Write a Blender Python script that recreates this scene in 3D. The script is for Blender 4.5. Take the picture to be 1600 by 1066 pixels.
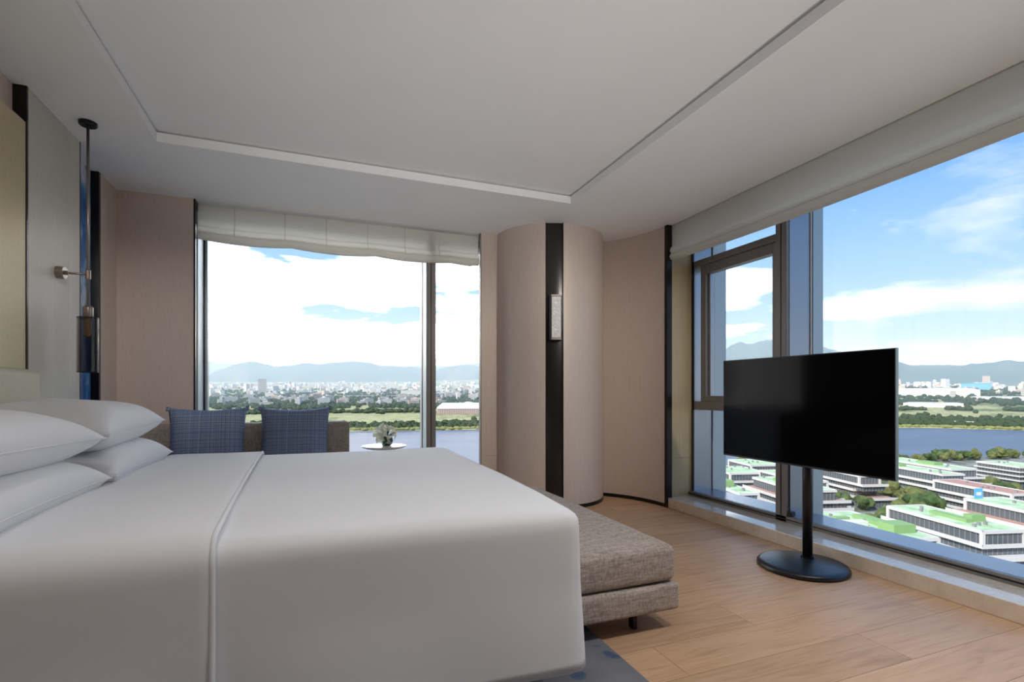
import bpy, bmesh, math, random
from mathutils import Vector, Matrix, noise
random.seed(7)
R = math.radians
scene = bpy.context.scene
for o in list(bpy.data.objects):
    bpy.data.objects.remove(o)
COL = scene.collection

# ------------------------------------------------------------------ camera
YAW = R(21.07)
cd = bpy.data.cameras.new('camera'); cam = bpy.data.objects.new('camera', cd); COL.objects.link(cam)
cam.location = (0, 0, 1.10); cam.rotation_euler = (R(90), 0, -YAW)
cd.sensor_width = 36; cd.lens = 36 * 789 / 1600
cd.shift_y = (612 - 533) / 1600.0          # horizon sits below the picture's centre
cd.clip_start = .05; cd.clip_end = 40000
scene.camera = cam

# ------------------------------------------------------------------ world, sun, exposure
scene.view_settings.view_transform = 'Standard'; scene.view_settings.look = 'None'
scene.view_settings.gamma = 1; scene.view_settings.use_curve_mapping = False
scene.view_settings.exposure = 1.22
scene.cycles.volume_bounces = 3
SKY = 1.0

def build_world():
    w = bpy.data.worlds.new('sky'); scene.world = w; w.use_nodes = True
    n = w.node_tree.nodes; l = w.node_tree.links; n.clear()
    N = lambda t: n.new(t)
    tc = N('ShaderNodeTexCoord'); sep = N('ShaderNodeSeparateXYZ'); l.new(tc.outputs['Generated'], sep.inputs[0])
    ramp = N('ShaderNodeValToRGB'); l.new(sep.outputs['Z'], ramp.inputs[0])
    el = ramp.color_ramp.elements
    el[0].position = 0.0; el[0].color = (.41, .46, .51, 1)
    el[1].position = 1.0; el[1].color = (.10, .27, .66, 1)
    for p, c in ((.08, (.29, .395, .50)), (.18, (.185, .31, .49)), (.33, (.105, .235, .455)), (.6, (.08, .185, .39))):
        e = el.new(p); e.color = (*c, 1)
    # cloud layer seen in perspective: direction / height
    add = N('ShaderNodeMath'); add.operation = 'ADD'; add.inputs[1].default_value = .10; l.new(sep.outputs['Z'], add.inputs[0])
    mx = N('ShaderNodeMath'); mx.operation = 'MAXIMUM'; mx.inputs[1].default_value = .03; l.new(add.outputs[0], mx.inputs[0])
    dx = N('ShaderNodeMath'); dx.operation = 'DIVIDE'; l.new(sep.outputs['X'], dx.inputs[0]); l.new(mx.outputs[0], dx.inputs[1])
    dy = N('ShaderNodeMath'); dy.operation = 'DIVIDE'; l.new(sep.outputs['Y'], dy.inputs[0]); l.new(mx.outputs[0], dy.inputs[1])
    cmb = N('ShaderNodeCombineXYZ'); l.new(dx.outputs[0], cmb.inputs[0]); l.new(dy.outputs[0], cmb.inputs[1])
    cmb.inputs[2].default_value = 3.7
    nz = N('ShaderNodeTexNoise'); nz.inputs['Scale'].default_value = .95; nz.inputs['Detail'].default_value = 9
    nz.inputs['Roughness'].default_value = .56; nz.inputs['Distortion'].default_value = .25; l.new(cmb.outputs[0], nz.inputs['Vector'])
    # wide weather pattern: more cloud toward one side of the sky
    wx = N('ShaderNodeMath'); wx.operation = 'MULTIPLY'; wx.inputs[1].default_value = -.16; l.new(sep.outputs['X'], wx.inputs[0])
    lowz = N('ShaderNodeMath'); lowz.operation = 'MULTIPLY'; lowz.inputs[1].default_value = -.42; l.new(sep.outputs['Z'], lowz.inputs[0])
    s1 = N('ShaderNodeMath'); s1.operation = 'ADD'; l.new(nz.outputs['Fac'], s1.inputs[0]); l.new(wx.outputs[0], s1.inputs[1])
    s2 = N('ShaderNodeMath'); s2.operation = 'ADD'; l.new(s1.outputs[0], s2.inputs[0]); l.new(lowz.outputs[0], s2.inputs[1])
    cr = N('ShaderNodeValToRGB'); l.new(s2.outputs[0], cr.inputs[0])
    cr.color_ramp.elements[0].position = .30; cr.color_ramp.elements[0].color = (0, 0, 0, 1)
    cr.color_ramp.elements[1].position = .47; cr.color_ramp.elements[1].color = (1, 1, 1, 1)
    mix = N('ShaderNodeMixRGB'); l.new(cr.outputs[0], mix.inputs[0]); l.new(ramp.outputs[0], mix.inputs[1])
    # clouds boosted toward the back window to add light in the room
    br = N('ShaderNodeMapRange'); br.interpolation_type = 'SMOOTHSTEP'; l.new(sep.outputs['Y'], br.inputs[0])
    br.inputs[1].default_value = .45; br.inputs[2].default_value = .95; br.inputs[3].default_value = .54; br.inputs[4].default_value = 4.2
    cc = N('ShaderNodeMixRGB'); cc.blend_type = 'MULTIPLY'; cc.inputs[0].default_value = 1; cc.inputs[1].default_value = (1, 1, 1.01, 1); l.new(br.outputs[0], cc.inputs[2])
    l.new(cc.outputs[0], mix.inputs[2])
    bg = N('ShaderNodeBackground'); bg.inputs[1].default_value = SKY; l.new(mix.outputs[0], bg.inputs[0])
    out = N('ShaderNodeOutputWorld'); l.new(bg.outputs[0], out.inputs[0])
build_world()

sd = bpy.data.lights.new('sun', 'SUN'); sd.energy = 2.5; sd.angle = R(.6); sd.color = (1, .95, .87)
sun = bpy.data.objects.new('sun', sd); COL.objects.link(sun); sun.location = (-30, -10, 40)
sun.rotation_euler = Vector((.72, .30, -.62)).to_track_quat('-Z', 'Y').to_euler()

# ------------------------------------------------------------------ materials
MATS = {}
def mat(name, col, rough=.6, metal=0, spec=.5, build=None, **kw):
    if name in MATS: return MATS[name]
    m = bpy.data.materials.new(name); m.use_nodes = True
    nt = m.node_tree; b = nt.nodes['Principled BSDF']
    b.inputs['Base Color'].default_value = (*col, 1); b.inputs['Roughness'].default_value = rough
    b.inputs['Metallic'].default_value = metal; b.inputs['Specular IOR Level'].default_value = spec
    for k, v in kw.items(): b.inputs[k.replace('_', ' ')].default_value = v
    if build: build(nt, b)
    MATS[name] = m; return m

def coords(nt, scale=(1, 1, 1), kind='Object', rot=(0, 0, 0)):
    tc = nt.nodes.new('ShaderNodeTexCoord'); mp = nt.nodes.new('ShaderNodeMapping')
    mp.inputs['Scale'].default_value = scale; mp.inputs['Rotation'].default_value = rot
    nt.links.new(tc.outputs[kind], mp.inputs[0]); return mp.outputs[0]
def noise_tex(nt, vec, scale=5, detail=4, rough=.55):
    n = nt.nodes.new('ShaderNodeTexNoise'); n.inputs['Scale'].default_value = scale
    n.inputs['Detail'].default_value = detail; n.inputs['Roughness'].default_value = rough
    nt.links.new(vec, n.inputs['Vector']); return n.outputs['Fac']
def ramp(nt, fac, stops):
    r = nt.nodes.new('ShaderNodeValToRGB'); nt.links.new(fac, r.inputs[0]); e = r.color_ramp.elements
    e[0].position, e[0].color = stops[0][0], (*stops[0][1], 1)
    e[1].position, e[1].color = stops[-1][0], (*stops[-1][1], 1)
    for p, c in stops[1:-1]:
        x = e.new(p); x.color = (*c, 1)
    return r.outputs[0]
def bump(nt, b, fac, strength=.2, dist=.002):
    k = nt.nodes.new('ShaderNodeBump'); k.inputs['Strength'].default_value = strength; k.inputs['Distance'].default_value = dist
    nt.links.new(fac, k.inputs['Height']); nt.links.new(k.outputs[0], b.inputs['Normal'])
def streaks(scale, stops, detail=4, bstr=.15, bdist=.001, kind='Object', nscale=1.0):
    def f(nt, b):
        v = coords(nt, scale, kind); n = noise_tex(nt, v, nscale, detail, .6)
        nt.links.new(ramp(nt, n, stops), b.inputs['Base Color']); bump(nt, b, n, bstr, bdist)
    return f
def mul(c, k): return tuple(min(1, x * k) for x in c)

WALLC = (.64, .525, .46)
M_CEIL = mat('ceiling_paint', (.88, .88, .88), .85, build=streaks((3, 3, 3), [(.3, (.87, .87, .875)), (.7, (.89, .89, .895))], 3, .05))
M_WALL = mat('wall_fabric', WALLC, .62, spec=.35, build=streaks((140, 140, 9), [(.25, mul(WALLC, .93)), (.75, mul(WALLC, 1.07))], 4, .12, .0006))
SHEEN = (.66, .56, .49)
M_SHEEN = mat('satin_wallcovering', SHEEN, .5, metal=.2, spec=.4, build=streaks((120, 120, 7), [(.25, mul(SHEEN, .93)), (.75, mul(SHEEN, 1.06))], 4, .1, .0005))
PANC = (.60, .56, .50)
M_PANEL = mat('pale_silk_panel', PANC, .5, spec=.4, build=streaks((160, 160, 12), [(.25, mul(PANC, .94)), (.75, mul(PANC, 1.06))], 4, .1, .0005))
GOLD = (.58, .49, .30)
M_GOLD = mat('gold_weave_panel', GOLD, .5, metal=.15, build=streaks((90, 90, 60), [(.25, mul(GOLD, .92)), (.75, mul(GOLD, 1.08))], 5, .15, .0006))
CREAM = (.60, .54, .40)
M_CREAM = mat('headboard_upholstery', CREAM, .65, build=streaks((70, 70, 70), [(.3, mul(CREAM, .95)), (.7, mul(CREAM, 1.05))], 4, .15, .0008))
WOODP = (.56, .45, .27)
M_VENEER = mat('pale_wood_veneer', WOODP, .45, build=streaks((90, 90, 2.5), [(.2, mul(WOODP, .85)), (.8, mul(WOODP, 1.1))], 5, .1, .0004))
M_BLACK = mat('black_bronze_metal', (.022, .020, .020), .28, metal=.6)
M_DARKMIR = mat('smoked_dark_strip', (.035, .032, .030), .22, metal=.5, spec=.5)
M_FRAME = mat('window_frame_metal', (.27, .25, .24), .4, metal=.3, build=streaks((60, 60, 3), [(.2, (.245, .225, .215)), (.8, (.29, .27, .255))], 3, .04))
M_FIN = mat('facade_fin_metal', (.42, .47, .50), .4, metal=.5)
M_JAMB = mat('jamb_panel_metal', (.33, .35, .40), .25, metal=.7)
M_BRONZE = mat('brushed_bronze', (.30, .25, .22), .3, metal=.9, build=streaks((200, 200, 20), [(.2, (.26, .215, .19)), (.8, (.34, .285, .25))], 2, .05))
def marble(nt, b):
    v = coords(nt, (1, 1, 1)); n = noise_tex(nt, v, 9, 10, .68); n2 = noise_tex(nt, v, 60, 6, .7)
    m = nt.nodes.new('ShaderNodeMixRGB'); m.inputs[0].default_value = .35; nt.links.new(n, m.inputs[1]); nt.links.new(n2, m.inputs[2])
    nt.links.new(ramp(nt, m.outputs[0], [(.3, (.50, .39, .29)), (.45, (.68, .57, .45)), (.6, (.75, .65, .53)), (.75, (.63, .52, .41))]), b.inputs['Base Color'])
M_MARBLE = mat('beige_marble', (.58, .48, .38), .05, spec=.8, build=marble)
def oak(nt, b):
    info = nt.nodes.new('ShaderNodeObjectInfo')
    tc = nt.nodes.new('ShaderNodeTexCoord'); mp = nt.nodes.new('ShaderNodeMapping'); mp.inputs['Scale'].default_value = (1.6, 16, 4)
    ad = nt.nodes.new('ShaderNodeVectorMath'); ad.operation = 'ADD'
    rnd = nt.nodes.new('ShaderNodeVectorMath'); rnd.operation = 'SCALE'; rnd.inputs[0].default_value = (37, 19, 5)
    nt.links.new(info.outputs['Random'], rnd.inputs['Scale']); nt.links.new(tc.outputs['Object'], ad.inputs[0]); nt.links.new(rnd.outputs[0], ad.inputs[1])
    nt.links.new(ad.outputs[0], mp.inputs[0])
    n = nt.nodes.new('ShaderNodeTexNoise'); n.inputs['Scale'].default_value = 1.3; n.inputs['Detail'].default_value = 8; n.inputs['Roughness'].default_value = .62; n.inputs['Distortion'].default_value = 1.2
    nt.links.new(mp.outputs[0], n.inputs['Vector'])
    c = ramp(nt, n.outputs['Fac'], [(.25, (.42, .245, .135)), (.45, (.56, .345, .20)), (.6, (.62, .395, .24)), (.8, (.53, .32, .185))])
    hsv = nt.nodes.new('ShaderNodeHueSaturation'); nt.links.new(c, hsv.inputs['Color'])
    mr = nt.nodes.new('ShaderNodeMapRange'); mr.inputs[3].default_value = .90; mr.inputs[4].default_value = 1.10
    nt.links.new(info.outputs['Random'], mr.inputs[0]); nt.links.new(mr.outputs[0], hsv.inputs['Value'])
    nt.links.new(hsv.outputs[0], b.inputs['Base Color']); bump(nt, b, n.outputs['Fac'], .12, .0008)
M_OAK = mat('oak_plank', (.42, .28, .18), .42, spec=.4, build=oak)
M_GAP = mat('plank_joint', (.10, .065, .04), .8)
M_LINEN = mat('white_bed_linen', (.86, .86, .875), .75, spec=.25, build=streaks((260, 260, 260), [(.3, (.85, .85, .866)), (.7, (.87, .87, .886))], 2, .06, .0004))
def tweed(dark, light, sc):
    def f(nt, b):
        v = coords(nt, sc[0]); a = noise_tex(nt, v, 1, 5, .7); v2 = coords(nt, sc[1]); c = noise_tex(nt, v2, 1, 5, .7)
        m = nt.nodes.new('ShaderNodeMixRGB'); m.inputs[0].default_value = .5; nt.links.new(a, m.inputs[1]); nt.links.new(c, m.inputs[2])
        nt.links.new(ramp(nt, m.outputs[0], [(.34, dark), (.62, light)]), b.inputs['Base Color']); bump(nt, b, m.outputs[0], .35, .002)
    return f
M_TWEED = mat('grey_tweed', (.3, .27, .25), .85, spec=.2, build=tweed((.19, .15, .125), (.58, .505, .445), ((14, 130, 130), (160, 60, 40))))
M_SOFA = mat('sofa_tweed', (.3, .27, .24), .85, spec=.2, build=tweed((.21, .17, .14), (.54, .46, .39), ((18, 60, 160), (130, 60, 30))))
def plaid(nt, b):
    tc = nt.nodes.new('ShaderNodeTexCoord'); sep = nt.nodes.new('ShaderNodeSeparateXYZ'); nt.links.new(tc.outputs['Object'], sep.inputs[0])
    outs = []
    for ax, sc, seed in (('X', 170, 1.3), ('Z', 150, 8.1)):
        cb = nt.nodes.new('ShaderNodeCombineXYZ'); nt.links.new(sep.outputs[ax], cb.inputs[0]); cb.inputs[1].default_value = seed
        outs.append(noise_tex(nt, cb.outputs[0], sc, 1.5, .6))
    m = nt.nodes.new('ShaderNodeMixRGB'); m.blend_type = 'MIX'; m.inputs[0].default_value = .48
    nt.links.new(outs[0], m.inputs[1]); nt.links.new(outs[1], m.inputs[2])
    nt.links.new(ramp(nt, m.outputs[0], [(.36, (.06, .09, .17)), (.5, (.19, .25, .39)), (.63, (.64, .68, .76))]), b.inputs['Base Color'])
    bump(nt, b, m.outputs[0], .3, .002)
M_PLAID = mat('blue_plaid_weave', (.1, .14, .24), .85, spec=.2, build=plaid)
def rugm(nt, b):
    v = coords(nt, (1, 1, 1)); n = noise_tex(nt, v, 3.3, 3, .5); f = noise_tex(nt, v, 420, 2, .6)
    c = ramp(nt, n, [(.40, (.06, .09, .16)), (.44, (.085, .125, .20)), (.46, (.18, .185, .20)), (.60, (.22, .22, .23)), (.68, (.28, .275, .27))])
    nt.links.new(c, b.inputs['Base Color']); bump(nt, b, f, .5, .004)
M_RUG = mat('blue_grey_rug', (.17, .18, .2), .95, spec=.1, build=rugm)
def blindm(nt, b):
    streaks((300, 300, 300), [(.3, (.83, .80, .75)), (.7, (.86, .83, .78))], 3, .12, .0005)(nt, b)
    t = nt.nodes.new('ShaderNodeBsdfTranslucent'); t.inputs[0].default_value = (.88, .86, .80, 1); mx = nt.nodes.new('ShaderNodeMixShader'); mx.inputs[0].default_value = .5
    out = [n for n in nt.nodes if n.type == 'OUTPUT_MATERIAL'][0]; nt.links.new(b.outputs[0], mx.inputs[1]); nt.links.new(t.outputs[0], mx.inputs[2]); nt.links.new(mx.outputs[0], out.inputs[0])
M_BLIND = mat('cream_blind_fabric', (.74, .70, .63), .8, spec=.2, build=blindm)
M_BLACKPL = mat('satin_black', (.012, .013, .016), .33)
M_SCREEN = mat('tv_screen', (.002, .002, .0025), .08, spec=.05)
M_EDGE = mat('tv_edge_metal', (.25, .28, .27), .3, metal=.9)
def art(nt, b):
    v = coords(nt, (1, 2.2, 1.1)); n = noise_tex(nt, v, 2.3, 6, .55)
    nt.links.new(ramp(nt, n, [(.36, (.05, .16, .46)), (.47, (.09, .26, .62)), (.54, (.28, .46, .72)), (.62, (.66, .72, .80)), (.7, (.18, .35, .66))]), b.inputs['Base Color'])
M_ART = mat('blue_cloud_painting', (.08, .16, .36), .15, build=art)
M_WHITE = mat('white_lacquer', (.82, .83, .84), .25)
M_BRASSBULB = mat('bulb_amber_glass', (.45, .34, .22), .15)
def petalm(nt, b):
    t = nt.nodes.new('ShaderNodeBsdfTranslucent'); t.inputs[0].default_value = (.95, .95, .86, 1); mx = nt.nodes.new('ShaderNodeMixShader'); mx.inputs[0].default_value = .72
    out = [n for n in nt.nodes if n.type == 'OUTPUT_MATERIAL'][0]; nt.links.new(b.outputs[0], mx.inputs[1]); nt.links.new(t.outputs[0], mx.inputs[2]); nt.links.new(mx.outputs[0], out.inputs[0])
M_PETAL = mat('lily_petal', (.92, .92, .84), .6, build=petalm)
M_STAMEN = mat('lily_stamen', (.55, .30, .05), .6)
M_LEAF = mat('lily_leaf', (.03, .085, .025), .45)
M_WOODBASE = mat('bed_base_wood', (.22, .14, .09), .5)

def glass_mat(name, tint, gloss=.03):
    m = bpy.data.materials.new(name); m.use_nodes = True; nt = m.node_tree; nt.nodes.clear()
    t = nt.nodes.new('ShaderNodeBsdfTransparent'); t.inputs[0].default_value = (*tint, 1)
    g = nt.nodes.new('ShaderNodeBsdfGlossy'); g.inputs['Roughness'].default_value = .02
    lw = nt.nodes.new('ShaderNodeLayerWeight'); lw.inputs[0].default_value = .5
    pw = nt.nodes.new('ShaderNodeMath'); pw.operation = 'POWER'; pw.inputs[1].default_value = 5; nt.links.new(lw.outputs['Facing'], pw.inputs[0])
    ma = nt.nodes.new('ShaderNodeMath'); ma.operation = 'MULTIPLY_ADD'; ma.inputs[1].default_value = .9; ma.inputs[2].default_value = gloss; nt.links.new(pw.outputs[0], ma.inputs[0])
    mx = nt.nodes.new('ShaderNodeMixShader'); nt.links.new(ma.outputs[0], mx.inputs[0])
    nt.links.new(t.outputs[0], mx.inputs[1]); nt.links.new(g.outputs[0], mx.inputs[2])
    o = nt.nodes.new('ShaderNodeOutputMaterial'); nt.links.new(mx.outputs[0], o.inputs[0]); return m
M_PANE = glass_mat('window_glass', (.97, .985, .985))
M_SMOKE = glass_mat('smoked_glass', (.70, .67, .64))
M_GREENGL = glass_mat('green_glass', (.16, .34, .17))
def icegl(nt, b):
    v = coords(nt, (1, 1, 1)); n = noise_tex(nt, v, 45, 4, .6)
    nt.links.new(ramp(nt, n, [(.3, (.62, .62, .60)), (.7, (.86, .86, .84))]), b.inputs['Base Color']); bump(nt, b, n, .8, .006)
M_ICE = mat('cast_glass_block', (.75, .75, .73), .15, build=icegl)

# ------------------------------------------------------------------ mesh helpers
def origin_of(o):
    v = Vector((0, 0, 0))
    while o is not None:
        v += o.location; o = o.parent
    return v
def link(name, me, parent=None, loc=(0, 0, 0)):
    o = bpy.data.objects.new(name, me); COL.objects.link(o); o.location = loc
    if parent is not None: o.parent = parent
    return o
def finish(name, bm, m, parent=None, smooth=False, local=False, recentre=True):
    """bm is in world coordinates (unless local); shifted so the object's origin is its parent's, or its own base centre"""
    bmesh.ops.recalc_face_normals(bm, faces=bm.faces)
    loc = Vector((0, 0, 0))
    if not local:
        if parent is not None:
            off = origin_of(parent)
        else:
            lo = Vector([min(v.co[i] for v in bm.verts) for i in range(3)]); hi = Vector([max(v.co[i] for v in bm.verts) for i in range(3)])
            off = Vector(((lo.x + hi.x) / 2, (lo.y + hi.y) / 2, lo.z)) if recentre else Vector((0, 0, 0)); loc = off
        bmesh.ops.translate(bm, verts=bm.verts, vec=-off)
    me = bpy.data.meshes.new(name); bm.to_mesh(me); bm.free()
    for mm in (m if isinstance(m, (list, tuple)) else [m]): me.materials.append(mm)
    if smooth:
        for p in me.polygons: p.use_smooth = True
    return link(name, me, parent, loc)
def bxm(bm, x0, x1, y0, y1, z0, z1, bev=0, seg=2):
    r = bmesh.ops.create_cube(bm, size=1)
    for v in r['verts']:
        v.co = Vector(((x0 + x1) / 2 + v.co.x * (x1 - x0), (y0 + y1) / 2 + v.co.y * (y1 - y0), (z0 + z1) / 2 + v.co.z * (z1 - z0)))
    if bev:
        es = set(e for v in r['verts'] for e in v.link_edges)
        bmesh.ops.bevel(bm, geom=list(es), offset=bev, segments=seg, profile=.5, affect='EDGES')
    return bm
def box(name, d, m, parent=None, bev=0, seg=2, smooth=False):
    return finish(name, bxm(bmesh.new(), *d, bev=bev, seg=seg), m, parent, smooth)
def cyl(bm, p0, p1, r0, r1=None, n=20, cap=True):
    p0, p1 = Vector(p0), Vector(p1); r1 = r0 if r1 is None else r1
    q = (p1 - p0).to_track_quat('Z', 'Y'); a = []; b = []
    for i in range(n):
        t = 2 * math.pi * i / n; d = Vector((math.cos(t), math.sin(t), 0))
        a.append(bm.verts.new(p0 + q @ (d * r0))); b.append(bm.verts.new(p1 + q @ (d * r1)))
    for i in range(n):
        j = (i + 1) % n; bm.faces.new((a[i], a[j], b[j], b[i]))
    if cap: bm.faces.new(a[::-1]); bm.faces.new(b)
    return bm
def lathe(bm, c, prof, n=32):
    rings = []
    for r, z in prof:
        if r < 1e-5: rings.append([bm.verts.new((c[0], c[1], c[2] + z))])
        else: rings.append([bm.verts.new((c[0] + r * math.cos(2 * math.pi * i / n), c[1] + r * math.sin(2 * math.pi * i / n), c[2] + z)) for i in range(n)])
    for a, b in zip(rings[:-1], rings[1:]):
        for i in range(n):
            j = (i + 1) % n
            if len(a) == 1 and len(b) == 1: continue
            if len(a) == 1: bm.faces.new((a[0], b[i], b[j]))
            elif len(b) == 1: bm.faces.new((a[i], a[j], b[0]))
            else: bm.faces.new((a[i], a[j], b[j], b[i]))
    return bm
def autosmooth(o, ang=35):
    me = o.data
    for p in me.polygons: p.use_smooth = True
    bm = bmesh.new(); bm.from_mesh(me)
    for e in bm.edges:
        if len(e.link_faces) == 2 and e.calc_face_angle(0) > R(ang): e.smooth = False
    bm.to_mesh(me); bm.free(); return o
def arc_wall(bm, c, r0, r1, a0, a1, z0, z1, n=40):
    """curved slab between radii r0 and r1 (plan angles a0..a1)"""
    cols = []
    for i in range(n + 1):
        a = a0 + (a1 - a0) * i / n; d = (math.cos(a), math.sin(a))
        cols.append([bm.verts.new((c[0] + r * d[0], c[1] + r * d[1], z)) for r, z in ((r0, z0), (r1, z0), (r1, z1), (r0, z1))])
    for p, q in zip(cols[:-1], cols[1:]):
        for k in range(4):
            bm.faces.new((p[k], p[(k + 1) % 4], q[(k + 1) % 4], q[k]))
    bm.faces.new(cols[0][::-1]); bm.faces.new(cols[-1]); return bm
def root(name, loc, label=None, cat=None, group=None, kind=None):
    o = link(name, None, None, loc); return tag(o, label, cat, group, kind)
def tag(o, label=None, cat=None, group=None, kind=None):
    if label: o['label'] = label
    if cat: o['category'] = cat
    if group: o['group'] = group
    if kind: o['kind'] = kind
    return o
def structure(o, label=None, cat=None):
    return tag(o, label, cat, kind='structure')

# ------------------------------------------------------------------ dimensions
H = 2.678
XL, XR, YB, YF = -1.457, 3.12, 4.79, -2.6
SILL = .093
XG, YG = 3.63, 5.12                       # glass planes

# ------------------------------------------------------------------ floor of separate oak planks
fl = box('floor', (XL - .1, 3.42, YF, 5.0, -.12, -.004), M_GAP); structure(fl, 'oak plank floor running toward the right-hand window', 'floor')
PW, PL = .232, 1.52
row = 0; y = YF
while y < 4.98:
    off = (row * .618 % 1) * PL
    x = XL - .05 - off
    while x < 3.11:
        x0, x1 = max(x, XL - .05), min(x + PL, 3.11)
        if x1 - x0 > .02:
            bm = bxm(bmesh.new(), x0 + .0008, x1 - .0008, y + .0008, min(y + PW, 4.98) - .0008, -.015, 0)
            finish('plank', bm, M_OAK, fl)
        x += PL
    y += PW; row += 1

# ------------------------------------------------------------------ ceiling with recessed tray
TX0, TX1, TY1, TY0 = -.955, 1.99, 3.78, -2.0
bm = bmesh.new()
for d in ((XL - .2, TX0, YF - .1, 5.3, H, H + .055), (TX1, 3.14, YF - .1, 5.3, H, H + .055), (TX0, TX1, TY1, 5.3, H, H + .055), (TX0, TX1, YF - .1, TY0, H, H + .055)):
    bxm(bm, *d)
ce = finish('ceiling', bm, M_CEIL); structure(ce, 'white plaster ceiling with a shallow rectangular tray', 'ceiling')
g = .014
box('tray_panel', (TX0 - g, TX1 + g, TY0 - g, TY1 + g, H + .066, H + .12), M_CEIL, ce)
bm = bmesh.new()          # sides of the shadow gap and the slab above
for d in ((XL - .3, TX0 - g, YF - .2, 5.4, H + .055, H + .30), (TX1 + g, 3.12, YF - .2, 5.4, H + .055, H + .30), (TX0 - g, TX1 + g, TY1 + g, 5.4, H + .055, H + .30), (TX0 - g, TX1 + g, YF - .2, TY0 - g, H + .055, H + .30), (XL - .3, 4.0, YF - .2, 5.4, H + .30, H + .42)):
    bxm(bm, *d)
finish('upper_slab', bm, M_CEIL, ce)
for d in ((TX0, TX0 + .012, TY0, TY1, H - .004, H + .055), (TX1 - .012, TX1, TY0, TY1, H - .004, H + .055), (TX0 + .012, TX1 - .012, TY1 - .012, TY1, H - .004, H + .055)):
    box('tray_lip', d, M_CEIL, ce)

# ------------------------------------------------------------------ left (headboard) wall
wl = box('wall_left', (XL - .35, XL, YF - .1, 3.33, -.1, H), M_WALL); structure(wl, 'beige headboard wall with silk and gold panels', 'wall')
box('niche_wall', (XL - .35, -1.535, 3.33, 4.45, -.1, H), M_WALL, wl)
for y0, y1 in ((3.345, 3.632), (3.6335, 3.80), (3.8015, 3.955)):
    box('silk_panel', (-1.535, -1.40, y0, y1, 0, H), M_PANEL, wl, .0012, 1)
box('panel_edge', (-1.535, -1.399, 3.33, 3.345, 0, H), M_BLACK, wl)
box('panel_edge', (-1.535, -1.398, 3.955, 3.962, 0, H), M_BLACK, wl)
box('gold_panel', (XL, -1.403, .95, 3.33, 1.215, 2.49), M_GOLD, wl, .002, 1)
box('metal_fin', (-1.535, -1.463, 4.445, 4.475, 0, H), M_BLACK, wl)
box('return_panel', (XL - .35, -1.463, 4.475, YB, -.1, H), M_SHEEN, wl)
art_o = box('wall_painting', (-1.535, -1.51, 3.97, 4.44, .35, H - .001), M_ART)
tag(art_o, 'tall narrow blue cloud painting in the dark niche behind the pendant lamp', 'painting')

# ------------------------------------------------------------------ back wall
wb = box('wall_back', (XL - .35, -.945, YB, 5.35, -.1, H), M_WALL); structure(wb, 'beige fabric wall left of the back window', 'wall')
box('corner_trim', (-.945, -.932, YB - .004, 5.10, -.1, H), M_BLACK, wb)
bm = bmesh.new(); bxm(bm, -.932, 1.75, 4.98, 5.35, 2.62, H); bxm(bm, -.932, 1.75, 5.0, 5.35, -.2, .09)
finish('window_surround', bm, M_WALL, wb)
box('back_sill', (-.932, 1.72, 4.82, 5.02, .0, .093), M_MARBLE, wb, .003, 1)
for z0, z1 in ((0, .4595), (.461, H)):
    box('pier_panel', (1.522, 1.72, 4.80, 4.835, z0, z1), M_SHEEN, wb, .001, 1)
box('pier_edge', (1.512, 1.522, 4.80, 4.845, 0, H), M_FRAME, wb)
box('pier_core', (1.73, 2.9, 4.84, 5.35, -.1, H), M_WALL, wb)

# unseen rear wall, its dark wood made up to cut bounce on the bed
M_REARDARK = mat('bounce_cutting_rear_wall', (.13, .085, .06), .5, build=streaks((60, 60, 2), [(.2, (.10, .065, .045)), (.8, (.16, .105, .075))], 5, .1))
wf = box('wall_front', (XL - .35, 4.0, YF - .25, YF, -.1, H + .05), M_REARDARK); structure(wf, 'unseen rear wall behind the viewpoint, coloured dark to cut bounce light', 'wall')

# ------------------------------------------------------------------ curved corner: convex drum with dark strip, concave panel
CC, CR = (2.25, 4.78), .56
wc = root('wall_corner', (CC[0], CC[1], 0), 'curved satin corner drum with a dark vertical strip', 'wall', kind='structure')
for a0, a1 in ((178, 242.3), (258.9, 352)):
    autosmooth(finish('curved_panel', arc_wall(bmesh.new(), CC, CR - .03, CR, R(a0), R(a1), .035, H, 48), M_SHEEN, wc))
    autosmooth(finish('base_trim', arc_wall(bmesh.new(), CC, CR - .035, CR + .004, R(a0), R(a1), 0, .035, 48), M_BLACK, wc))
finish('dark_strip', arc_wall(bmesh.new(), CC, CR - .05, CR - .018, R(241.5), R(259.6), 0, H, 8), M_DARKMIR, wc)
for a in (242.3, 258.9):
    finish('strip_edge', arc_wall(bmesh.new(), CC, CR - .03, CR + .002, R(a - .28), R(a + .28), 0, H, 1), M_BLACK, wc)
C2, R2 = (2.156, 3.96), .93
wv = root('wall_concave', (3.0, 4.3, 0), 'concave brown satin panel ending in a black fin', 'wall', kind='structure')
autosmooth(finish('curved_panel', arc_wall(bmesh.new(), C2, R2, R2 + .03, R(0), R(60), .035, H, 48), M_SHEEN, wv))
autosmooth(finish('base_trim', arc_wall(bmesh.new(), C2, R2 - .004, R2 + .035, R(0), R(60), 0, .035, 48), M_BLACK, wv))
box('metal_fin', (3.083, 3.14, 3.925, 3.965, 0, H), M_BLACK, wv, .001, 1)
box('corner_core', (3.142, 3.655, 4.02, 5.35, -.1, H + .05), M_WALL, wv)
for z0, z1 in ((SILL, .4595), (.461, 2.74)):
    box('veneer_panel', (3.14, 3.405, 3.965, 4.02, z0, z1), M_VENEER, wv, .001, 1)

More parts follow.
